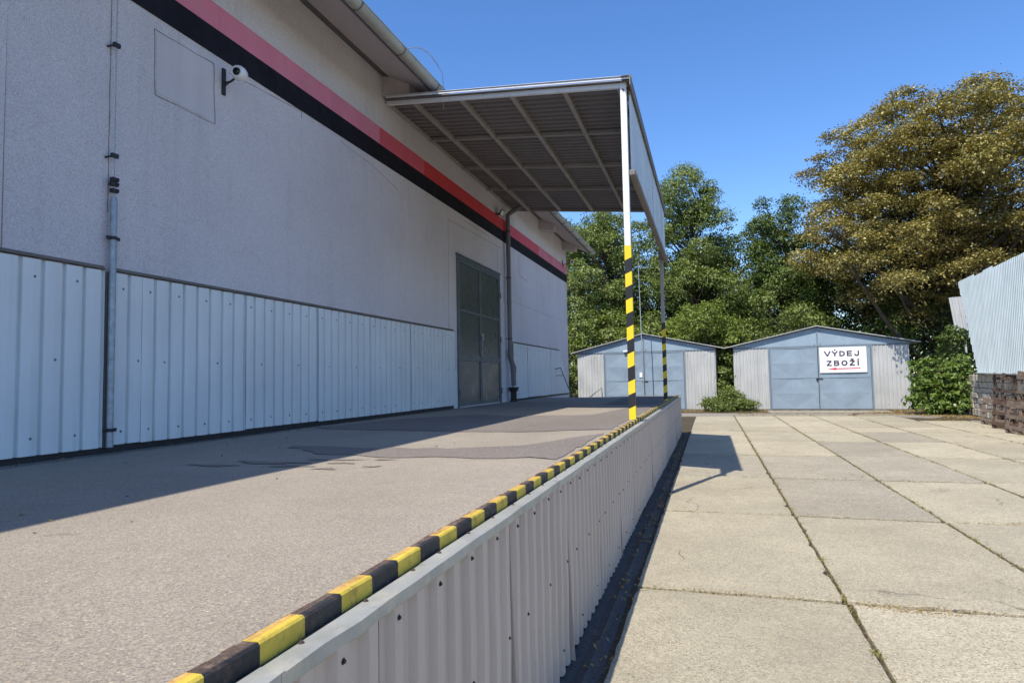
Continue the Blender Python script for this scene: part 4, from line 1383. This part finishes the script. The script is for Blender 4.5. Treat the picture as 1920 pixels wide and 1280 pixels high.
# ------------------------------------------------------------------ right side: blue sheet fence on rubble wall
def right_side():
    T = thing('sheet_fence', 'tall pale blue corrugated sheet wall on the right, its left end cut on a slant', 'fence', (9.3, 26, 0))
    a = Vector((8.98, 27.7, 0)); d = Vector((-math.sin(math.radians(5.6)), -math.cos(math.radians(5.6)), 0))
    nrm = Vector((-d.y, d.x, 0)); nrm = nrm if nrm.x < 0 else -nrm
    Lw = 14.0
    zt = lambda x: 4.86 - .02 * x + .02 * math.sin(x * 2.3)
    prof = [(0, 0.0), (.42, 0.0), (.5, .022), (.86, .022), (.94, 0.0)]
    x = 0.0; k = 0
    while x < Lw:
        w = 1.05
        m = MB()
        o = a + d * x + nrm * (.002 * (k % 2)); o.z = 0
        x0 = x
        kk = k
        def top(q, x0=x0, kk=kk): return zt(x0) + .02 * (kk % 2)
        def bot(q, x0=x0):
            g = x0 + q
            return 1.50 - .01 * g if g > 1.9 else min(4.80, 4.86 - 3.38 * g / 1.9)
        if k == 0:
            def top(q): return 4.88
        m.sheet(o, d, (0, 0, 1), nrm, w + .01, 4, prof, .15, .002, rows=3, botf=bot, topf=top, wob=.004, seed=k)
        if k == 0:          # slanted left end: shear the first sheet outwards at the foot
            m.v = [tuple(Vector(p) + (-d) * 0 ) for p in m.v]
        m.build('sheet', 'bluewall', T, fixn=False)
        x += w; k += 1
    m = MB()
    for x in (2.2, 3.9, 6.2, 9.2, 12.2):
        p = a + d * x - nrm * .06
        m.box(p.x - .04, p.x + .04, p.y - .04, p.y + .04, 0, 4.7)
    m.build('posts', 'trim', T)
    m = MB()
    p, q = a + d * 1.9 + nrm * .05 + Vector((0, 0, 1.49)), a + d * Lw + nrm * .05 + Vector((0, 0, 1.36))
    m.bar(p, q, .20, .03, (0, 0, 1))
    m.build('ledge', 'zinc', T)
    # rubble wall beneath
    T2 = thing('rubble_wall', 'low rubble stone wall under the pale blue sheet wall', 'wall', (9.6, 26, 0))
    m = MB()
    r = random.Random(2)
    st = a - nrm * .12
    zz = 0.0
    while zz < 1.42:
        h = r.uniform(.16, .26)
        x = -.05
        while x < Lw:
            w = r.uniform(.22, .5)
            if zz + h > 1.46: h = 1.46 - zz
            c = st + d * (x + w / 2) + nrm * r.uniform(-.02, .03) + Vector((0, 0, zz + h / 2))
            m.obox(c, d, nrm, (0, 0, 1), w / 2 - .006, .14, h / 2 - .006, 0, .02)
            x += w
        zz += h
    m.build('stones', 'stone', T2)
    # dark hut and leaning sheets behind
    for (px, py, z0, z1, lean, lab) in ((9.36, 29.5, 3.15, 4.50, .12, 'white ribbed sheet leaning out behind the end of the blue sheet wall'),
                                        (9.16, 29.5, 3.15, 4.40, .12, '')):
        if not lab: continue
        m = MB()
        m.sheet((px, py, z0), (.92, -.38, 0), (-lean, 0, 1), (-.38, -.92, 0), .42, z1 - z0, prof, .2, .003, rows=2)
        m.box(px + .3, px + .36, py - .02, py + .04, 0, z0 + .3)
        o = m.build('leaning_sheet', 'garclad' if lean < .15 else 'garclad', None)
        tag(o, lab, 'metal sheet')
right_side()

def pallets():
    def pallet(name, c, ang, tilt, lean, mat, label, H=1.2, Wd=.8):
        """a standing pallet: local x = width, local z = height; slats on both faces, blocks between"""
        T = thing(name, label, 'pallet', c, 'wooden pallets along the rubble wall')
        R = Matrix.Rotation(ang, 4, 'Z') @ Matrix.Rotation(lean, 4, 'X') @ Matrix.Rotation(tilt, 4, 'Y')
        Tm = Matrix.Translation(Vector(c)) @ R
        def fin(m, nm):
            m.v = [tuple(Tm @ Vector(p)) for p in m.v]
            return m.build(nm, mat, T)
        r = random.Random(int(c[0] * 100 + c[1] * 10))
        n = 4 if H > 1 else 3
        for i in range(n):
            z = H * (i + .5) / n
            m = MB(); m.box(-Wd / 2, Wd / 2, -.072, -.050, z - .042 + r.uniform(-.012, .012), z + .042, 0, .003)
            fin(m, 'deck_board')
        for x in (-Wd / 2 + .05, 0, Wd / 2 - .05):
            m = MB(); m.box(x - .05, x + .05, -.0495, -.028, 0, H, 0, .003); fin(m, 'stringer')
            for z in (.07, H / 2, H - .07):
                m = MB(); m.box(x - .05, x + .05, -.0275, .048, z - .06, z + .06, 0, .004); fin(m, 'block')
        for z in (.06, H - .06):
            m = MB(); m.box(-Wd / 2, Wd / 2, .0485, .07, z - .035, z + .035, 0, .003); fin(m, 'bottom_board')
    A = math.radians(90 - 5.6)
    face = -A
    fx = lambda t: (8.25 - .098 * t, 23.2 - t)
    import itertools
    # back row, tall, standing against the wall
    x, y = 8.62, 23.9
    pallet('pallet', (8.52, 23.3, 0.0), -A, 0.0, -.06, 'wood', 'brown pallet standing tallest at the left end of the pallet row', 1.50, 1.0)
    pallet('pallet', (8.25, 21.9, 0.02), -A, 0.02, -.08, 'wood', 'second dark brown pallet standing against the rubble wall', 1.46, 1.2)
    pallet('pallet', (8.05, 20.3, .02), -A, 0.0, -.07, 'woodl', 'paler raised pallet behind the front row near the right picture edge', 1.52, 1.2)
    # front row, low: lying on the long side
    pallet('pallet', (7.75, 21.7, 0.0), -A + .12, 0.0, -.14, 'woodl', 'low grey slatted pallet leaning at the left of the front row', .78, 1.2)
    pallet('pallet', (7.42, 20.1, 0.0), -A + .05, 0.0, -.12, 'wood', 'low dark slatted pallet in the middle of the front row', .82, 1.2)
    pallet('pallet', (7.15, 18.6, 0.0), -A, 0.02, -.10, 'woodl', 'low slatted pallet of the front row nearest the camera', .80, 1.2)
    # loose boards
    for i, (x, y, z, a, b, lab) in enumerate(((7.95, 22.5, .30, .5, .3, 'loose pale board sticking out at the left end of the pallets'), (7.85, 22.4, .52, -.4, .35, 'upper loose splintered board at the left end of the pallets'))):
        m = MB(); m.bar((x, y + .3, z + .12 * (i + 1)), (x + .35, y - .75, z - .05), .10, .02, (0, 0, 1), 0, .003)
        tag(m.build('board', 'woodl'), lab, 'board')
pallets()

# ------------------------------------------------------------------ foliage
def leaves_mesh(name, C, N, D, L, Wd, mat, parent, fold=0.25, seed=0):
    """C centres, N normals, D tip directions (numpy, n x 3); one kite-shaped leaf of two triangles pairs each"""
    n = len(C)
    rs = np.random.RandomState(seed)
    D = D - N * (D * N).sum(1, keepdims=True)
    D /= np.linalg.norm(D, axis=1, keepdims=True) + 1e-9
    S = np.cross(N, D)
    l = (L * rs.uniform(.65, 1.25, (n, 1)))
    w = (Wd * rs.uniform(.7, 1.2, (n, 1)))
    base = C - D * l * .5
    tip = C + D * l * .5 - N * l * .12
    mid = C - D * l * .05
    lf = mid + S * w * .5 + N * w * fold
    rt = mid - S * w * .5 + N * w * fold
    V = np.stack([base, rt, tip, lf], 1).reshape(-1, 3)
    me = bpy.data.meshes.new(name)
    me.vertices.add(4 * n); me.vertices.foreach_set('co', V.astype(np.float32).ravel())
    me.loops.add(4 * n); me.loops.foreach_set('vertex_index', np.arange(4 * n, dtype=np.int32))
    me.polygons.add(n)
    me.polygons.foreach_set('loop_start', np.arange(0, 4 * n, 4, dtype=np.int32))
    me.polygons.foreach_set('loop_total', np.full(n, 4, dtype=np.int32))
    me.materials.append(MT[mat])
    me.update(calc_edges=True)
    o = bpy.data.objects.new(name, me)
    COL.objects.link(o)
    if parent is not None:
        o.parent = parent
        if parent.type == 'EMPTY':
            o.matrix_parent_inverse = Matrix.Translation(parent.location).inverted()
    return o

def unit(a):
    return a / (np.linalg.norm(a, axis=-1, keepdims=True) + 1e-9)

def crown_points(lobes, per, rs, shell=.55, upb=.35, drop=.0):
    """leaves gathered on twigs inside each lobe (ellipsoid); returns centres, outward dirs"""
    Cs, Os = [], []
    for (c, rad) in lobes:
        rad = np.array(rad, float)
        vol = (rad[0] * rad[1] * rad[2]) ** (2 / 3.)
        k = max(30, int(per * vol))
        tw = max(6, k // 9)
        d = unit(rs.normal(size=(tw, 3)) + np.array([0, 0, upb]))
        rr = rs.uniform(0, 1, (tw, 1)) ** .5
        rr = shell + (1 - shell) * rr
        tc = d * rr * rad
        # uneven surface
        tc *= 1 + .16 * np.sin(d[:, :1] * 7 + c[0] * 3) * np.cos(d[:, 1:2] * 6 + c[1])
        idx = rs.randint(0, tw, k)
        sp = .13 * rad.mean() + .05
        pts = tc[idx] + rs.normal(size=(k, 3)) * sp * np.array([1, 1, .55])
        Cs.append(pts + np.array(c)); Os.append(unit(d[idx] + .25 * rs.normal(size=(k, 3))))
    return np.concatenate(Cs), np.concatenate(Os)

def make_lobes(env, n, rmin, rmax, rs, flat=.7, mind=.62, hollow=.35, keep=None):
    """env: list of (centre, radii); lobes crowd towards the surface of the envelope"""
    out = []
    vols = np.array([r[0] * r[1] * r[2] for _, r in env]); vols = vols / vols.sum()
    tries = 0
    while len(out) < n and tries < n * 60:
        tries += 1
        e = env[rs.choice(len(env), p=vols)]
        d = unit(rs.normal(size=3))
        q = (hollow + (1 - hollow) * rs.uniform() ** .55)
        c = np.array(e[0]) + d * np.array(e[1]) * q
        r = rs.uniform(rmin, rmax)
        if keep is not None and not keep(c, r): continue
        ok = True
        for (c2, r2) in out:
            if np.linalg.norm((c - c2) / np.array([1, 1, .75])) < (r + r2[0]) * mind: ok = False; break
        if ok: out.append((c, (r, r, r * flat)))
    return out

def limbs(trunk, lobes, r0, rs, mat, parent, name='trunk', nmax=90):
    """tapered trunk polyline plus a curved limb to each lobe"""
    m = MB()
    pts = [Vector(p) for p in trunk]
    n = len(pts)
    m.tube(pts, [r0 * (1 - .72 * i / (n - 1)) for i in range(n)], 10)
    o = m.build(name, mat, parent, smooth=True, fixn=False)
    b = MB()
    for (c, r) in lobes[:nmax]:
        c = Vector(c)
        # attach lower on the trunk than the lobe
        best = None
        for i in range(1, n):
            for f in (0, .25, .5, .75):
                p = pts[i - 1].lerp(pts[i], f)
                if p.z > c.z - .2: continue
                hd = math.hypot(p.x - c.x, p.y - c.y)
                cost = abs((c.z - p.z) - hd * .75) + .15 * hd
                if best is None or cost < best[0]: best = (cost, p, (i + f) / n)
        if best is None: continue
        p = best[1]
        mid = p.lerp(c, .5) + Vector((rs.uniform(-.3, .3), rs.uniform(-.3, .3), .12 * (c - p).length * rs.uniform(-.2, 1)))
        q1 = p.lerp(mid, .5) + Vector((rs.uniform(-.1, .1), rs.uniform(-.1, .1), 0))
        L = (c - p).length
        ra = min(r0 * .35, .018 * L + .02)
        b.tube([p, q1, mid, mid.lerp(c, .6) + Vector((0, 0, .1)), c], [ra, ra * .8, ra * .6, ra * .38, ra * .18], 5, cap=False)
        for _ in range(4):
            e = c + Vector(unit(rs.normal(size=3)) * np.array(r) * .9)
            b.tube([mid.lerp(c, .75), (mid.lerp(c, .8) + e) / 2 + Vector((0, 0, .08)), e], [ra * .25, ra * .18, .006], 4, cap=False)
    if b.v:
        b.build('branches', mat, parent, smooth=True, fixn=False)
    return o

def tree(name, label, cat, base, env, nl, rl, per, leaf, mat, seed, group=None, trunk_r=.22, flat=.7, lean=(0, 0), upb=.4, nmode=.55, droop=.35, keep=None, mind=.62, hollow=.35, top=.8):
    rs = np.random.RandomState(seed)
    T = thing(name, label, cat, base, group)
    lobes = make_lobes(env, nl, rl[0], rl[1], rs, flat, mind, hollow, keep)
    C, O = crown_points(lobes, per, rs, upb=upb)
    n = len(C)
    Nn = unit(O * (1 - nmode) + np.array([0, 0, nmode]) + .42 * rs.normal(size=(n, 3)))
    D = unit(O * .6 + np.array([0, 0, -droop]) + .7 * rs.normal(size=(n, 3)))
    leaves_mesh('crown', C, Nn, D, leaf[0], leaf[1], mat, T, seed=seed)
    zt = max(c[2] for c, _ in lobes) if lobes else base[2] + 2
    b = Vector(base)
    cen = Vector(np.mean([c for c, _ in lobes], axis=0))
    tr = [b + Vector((0, 0, -.1))]
    for i in range(1, 7):
        f = i / 6
        x = b.x + (cen.x - b.x) * min(1, f * 1.1) + rs.uniform(-.12, .12) * (zt - b.z) * .06
        y = b.y + (cen.y - b.y) * min(1, f * 1.1) + rs.uniform(-.12, .12) * (zt - b.z) * .06
        tr.append(Vector((x, y, b.z + (zt - b.z) * top * f)))
    limbs(tr, lobes, trunk_r, rs, 'bark', T)
    return T

# big bronze-leaved maple on the right
def maple_keep(c, r):
    x, y, z = c
    if 6.9 < x < 9.6 and 28.0 < y < 31.5 and 4.5 < z < 7.2: return True
    # open hollow above the garage roof and a bitten lower-left outline
    if y > 33.2 and z > 3.4 and x > 7.2: return True
    if z < 5.2 + .25 * abs(x - 9.0) - (1.4 if 6.5 < x < 10.0 else 0) and y < 40: return False
    if y < 29.0 and z < 7: return False
    return True
tree('maple_tree', 'large spreading maple with bronze and olive leaves behind the right garage', 'tree', (10.2, 35.5, 0),
     [((10.6, 34.6, 10.0), (5.7, 5.2, 4.2)), ((13.8, 35.5, 10.6), (5.2, 5.2, 4.3)), ((7.8, 33.6, 7.1), (3.6, 4.0, 2.3)), ((12.0, 33.5, 6.6), (4.5, 4.0, 1.8)), ((7.5, 34.6, 11.6), (2.6, 3, 2.5)), ((9.8, 34.6, 13.2), (2.2, 2, 1.7)), ((13.4, 34.6, 13.8), (1.6, 1.8, 1.4)), ((7.95, 28.9, 5.3), (1.1, .9, .9)), ((10.6, 35.6, 4.8), (3.6, 2.4, 1.3))],
     300, (.6, 1.15), 1300, (.125, .095), 'maple', 21, None, .42, .50, upb=.75, nmode=.75, droop=.25, keep=maple_keep, mind=.54, hollow=.25)

G = 'green trees behind the garages'
tree('broadleaf_tree', 'tall loose green tree behind the left garage, highest of the green trees', 'tree', (-1.0, 37.5, 0),
     [((-1.1, 37.5, 9.3), (2.4, 2.6, 3.7)), ((-.6, 37, 5.6), (3.0, 2.8, 2.8))], 88, (.5, .95), 1500, (.13, .08), 'green', 31, G, .24, .8, nmode=.4, droop=.6, mind=.55)
tree('broadleaf_tree', 'light green tree seen just below the canopy roof beside the warehouse corner', 'tree', (-5.6, 36.5, 0),
     [((-5.5, 36.5, 7.6), (3.0, 2.8, 3.3)), ((-5.5, 36.0, 4.2), (3.4, 2.4, 2.6))], 84, (.5, .95), 1450, (.13, .085), 'green', 32, G, .24, .8, nmode=.4, droop=.5, mind=.55)
tree('broadleaf_tree', 'pointed green tree between the tall loose tree and the bronze maple', 'tree', (4.1, 38.5, 0),
     [((4.0, 38.5, 8.2), (2.1, 2.4, 3.2)), ((4.0, 38.3, 11.0), (.8, .8, 1.3)), ((4.3, 37.5, 5.2), (3.2, 2.6, 2.4))], 86, (.45, .9), 1500, (.13, .08), 'green2', 33, G, .22, .8, nmode=.4, droop=.5, mind=.55)
tree('broadleaf_tree', 'dark green tree behind the gap between the two garages', 'tree', (1.6, 41.0, 0),
     [((1.6, 41.0, 6.6), (3.2, 2.6, 3.2)), ((1.6, 40.5, 4.0), (3.6, 2.6, 2.6))], 60, (.7, 1.2), 800, (.15, .10), 'green2', 34, G, .24, .8, mind=.55)
tree('broadleaf_tree', 'tall dark green tree hidden deep behind the warehouse corner', 'tree', (-8.8, 40.5, 0),
     [((-8.8, 40.5, 8.2), (3.6, 3.0, 4.0)), ((-7.8, 40, 4.4), (3.8, 2.6, 3.0))], 60, (.8, 1.25), 700, (.15, .10), 'green2', 35, G, .26, .8, mind=.55)
tree('broadleaf_tree', 'dark green tree filling the shade beneath the bronze maple', 'tree', (9.6, 40.5, 0),
     [((9.0, 40.5, 5.4), (5.4, 2.4, 3.6)), ((14.0, 41.5, 6.0), (5.0, 2.4, 4.2))], 110, (.8, 1.4), 620, (.16, .11), 'green2', 36, G, .3, .8, mind=.52)
tree('broadleaf_tree', 'dark green tree closing the view behind the far right of the yard', 'tree', (19.0, 40.5, 0),
     [((19.0, 40.5, 6.4), (5.0, 3.0, 5.0))], 50, (1.0, 1.5), 260, (.20, .13), 'green2', 37, G, .3, .8, mind=.55)

tree('broadleaf_tree', 'low dark green tree filling the view behind the roof of the left garage', 'tree', (-3.0, 41.5, 0),
     [((-3.0, 41.5, 4.2), (4.4, 2.2, 3.4))], 60, (.8, 1.2), 700, (.15, .10), 'green2', 38, G, .2, .8, mind=.5)
B = 'shrubs behind the garages'
tree('shrub', 'yellow-green shrub rising behind the left roof slope of the left garage', 'shrub', (-4.6, 34.2, 0),
     [((-4.6, 34.2, 3.0), (2.4, 1.5, 2.1))], 34, (.45, .8), 900, (.13, .085), 'lime', 41, B, .08, .8, mind=.5)
tree('shrub', 'yellow-green shrub rising behind the right roof slope of the left garage', 'shrub', (-.2, 33.9, 0),
     [((-.3, 34.0, 3.2), (2.6, 1.3, 2.0))], 36, (.45, .8), 850, (.13, .085), 'lime', 42, B, .08, .8, mind=.5)
tree('shrub', 'bright green shrub behind the left roof slope of the right garage', 'shrub', (3.4, 34.4, 0),
     [((3.2, 34.6, 3.4), (2.6, 1.3, 2.4))], 34, (.5, .85), 700, (.14, .09), 'green', 43, B, .08, .8, mind=.5)
tree('shrub', 'dark shrub in shade behind the right end of the right garage', 'shrub', (8.6, 34.8, 0),
     [((8.8, 34.8, 2.6), (3.0, 1.4, 2.6))], 34, (.6, .95), 420, (.16, .1), 'green2', 44, B, .08, .8, mind=.5)
tree('shrub', 'small shrub glimpsed between the warehouse corner and the left garage', 'shrub', (-7.9, 33.6, 0),
     [((-7.9, 33.6, 1.5), (1.7, 1.3, 2.4))], 26, (.45, .75), 700, (.14, .09), 'green', 45, B, .07, .8, mind=.5)
tree('climbing_plant', 'climbing plant filling the gap between the two garages', 'climber', (.68, 31.9, 0),
     [((.68, 31.8, 1.4), (.36, .8, 1.5)), ((.75, 30.9, .75), (.4, .3, .8))], 36, (.22, .38), 2300, (.11, .08), 'green', 46, None, .04, .9, mind=.42)
tree('trailing_shrub', 'low spreading mound of trailing leaves between the garages', 'shrub', (.72, 30.2, 0),
     [((.75, 30.2, .15), (1.25, .8, .42)), ((.75, 30.5, .5), (.4, .4, .4))], 56, (.14, .28), 3000, (.10, .05), 'green', 47, None, .03, .8, mind=.42, keep=lambda c, r: c[2] > .05, droop=.8)
tree('walnut_bush', 'leafy bright green bush beside the right end of the right garage', 'bush', (7.95, 27.6, 0),
     [((7.75, 27.6, .85), (.6, .6, .8)), ((8.6, 27.4, .95), (.75, .6, .9)), ((8.75, 27.5, 1.6), (.35, .4, .5)), ((7.62, 27.8, 1.6), (.25, .3, .45)), ((8.1, 27.1, .45), (.9, .4, .4))], 90, (.17, .34), 1000, (.19, .085), 'bush', 48, None, .05, .8, mind=.45, nmode=.5, droop=.6, keep=lambda c, r: c[2] > .1)
tree('ivy', 'dark ivy growing up beside the slanted end of the blue sheet wall', 'climber', (8.95, 28.6, 0),
     [((8.9, 28.6, 1.7), (.55, .5, 1.7))], 26, (.22, .4), 1300, (.13, .09), 'green2', 49, None, .05, .8, mind=.45)

# ------------------------------------------------------------------ ground cover
def scatter(name, pts, size, mat, seed, up=.5, lay=False, aspect=.35):
    rs = np.random.RandomState(seed)
    C = np.array(pts, float)
    n = len(C)
    if lay:
        N = unit(np.array([0, 0, 1.0]) + .35 * rs.normal(size=(n, 3)))
        D = unit(rs.normal(size=(n, 3)))
    else:
        D = unit(np.array([0, 0, 1.0]) * up + .6 * rs.normal(size=(n, 3)))
        D[:, 2] = np.abs(D[:, 2])
        N = unit(np.cross(D, rs.normal(size=(n, 3))))
    o = leaves_mesh(name, C, N, D, size, size * aspect, mat, None, .1, seed)
    return tag(o, kind='stuff')

def cover():
    rs = np.random.RandomState(5)
    # weeds in the slab joints
    pts = []
    for x in (0.835, 2.275, 3.625, 4.95, 6.3):
        y = -2.0
        while y < 27:
            if rs.uniform() < .8:
                n = rs.randint(6, 34)
                ln = rs.uniform(.08, .4)
                for _ in range(n):
                    pts.append((x + rs.normal() * .016, y + rs.uniform(0, ln), .0 + rs.uniform(-.01, .008)))
            y += rs.uniform(.1, .28)
    for yy in (2.08, 4.92, 7.77, 10.55, 13.5, 16.45, 19.1, 20.8, 23.6):
        x = -.55
        while x < 7.6:
            if rs.uniform() < .5:
                for _ in range(rs.randint(3, 22)):
                    pts.append((x + rs.uniform(0, .25), yy + rs.normal() * .012, rs.uniform(-.01, .006)))
            x += .25
    o = scatter('joint_weeds', pts, .024, 'weed', 1, .25, False, .35)
    tag(o, 'small green and dry weeds growing in the slab joints', 'weeds')
    # heaps of dry seeds
    pts = []
    for (cx, cy, s, n) in ((1.25, 4.86, .16, 240), (1.05, 4.9, .06, 60), (2.9, 7.8, .09, 90), (.0, 4.93, .25, 120), (.72, 3.6, .05, 30), (4.2, 7.7, .2, 90)):
        for _ in range(n):
            pts.append((cx + rs.normal() * s, cy + rs.normal() * .035, .004))
    for _ in range(900):
        pts.append((rs.uniform(-.4, 6.5), rs.uniform(1.5, 16), .004))
    for xj in (0.835, 2.275, 3.625, 4.95):
        for _ in range(900):
            pts.append((xj + rs.normal() * .035, rs.uniform(1, 24), .003))
    for yj in (4.92, 7.77, 10.55, 13.5, 16.45, 19.1, 20.8):
        for _ in range(700):
            pts.append((rs.uniform(-.5, 7), yj + rs.normal() * .035, .003))
    tag(scatter('dry_seeds', pts, .016, 'straw', 2, lay=True, aspect=.5), 'dry straw-coloured seeds scattered on the slabs', 'leaf litter')
    # litter along the dock foot
    pts = []
    for _ in range(120):
        cy = rs.uniform(.8, 18); n = rs.randint(1, 12); cx = rs.uniform(-.73, -.60)
        for _ in range(n):
            pts.append((cx + rs.normal() * .022, cy + rs.normal() * .06, .010 + rs.uniform(0, .012)))
    tag(scatter('fallen_leaves', pts, .035, 'litter', 3, lay=True, aspect=.6), 'brown fallen leaves lying along the foot of the platform', 'leaf litter')
    pts = []
    for _ in range(170):
        pts.append((rs.uniform(-4.70, -4.52), rs.uniform(2.5, 11.5), P + .008))
    for _ in range(60):
        pts.append((rs.uniform(-4.3, -1.0), rs.uniform(1.2, 9), P + .006))
    tag(scatter('fallen_leaves', pts, .026, 'litter', 4, lay=True, aspect=.6), 'dry leaf scraps lying on the platform along the wall', 'leaf litter')
    # dry grass belt before the garages
    pts = []
    for _ in range(9000):
        x = rs.uniform(-7, 9.4)
        y0 = 30.9 - .07 * x
        y = y0 - abs(rs.normal()) * .55
        if 2.3 < x < 6.9 and y < 30.6 and rs.uniform() < .8: continue
        pts.append((x, y, rs.uniform(-.03, .02)))
    for _ in range(2600):
        t = rs.uniform()
        pts.append((6.2 + 2.6 * t + rs.normal() * .25, 28.7 - 3.6 * t * rs.uniform(.6, 1.1) + rs.normal() * .2, rs.uniform(-.03, .01)))
    for _ in range(1600):
        pts.append((rs.uniform(1.0, 6.0), 26.35 + rs.normal() * .10 + rs.choice([0, 1.6]), rs.uniform(-.03, .01)))
    for _ in range(700):
        pts.append((7.3 + rs.normal() * .25, rs.uniform(15, 25), -.02 + rs.uniform(0, .02)))
    tag(scatter('dry_grass', pts, .09, 'straw', 6, .35, False, .16), 'dry straw and grass strewn in front of the garages', 'grass')
cover()
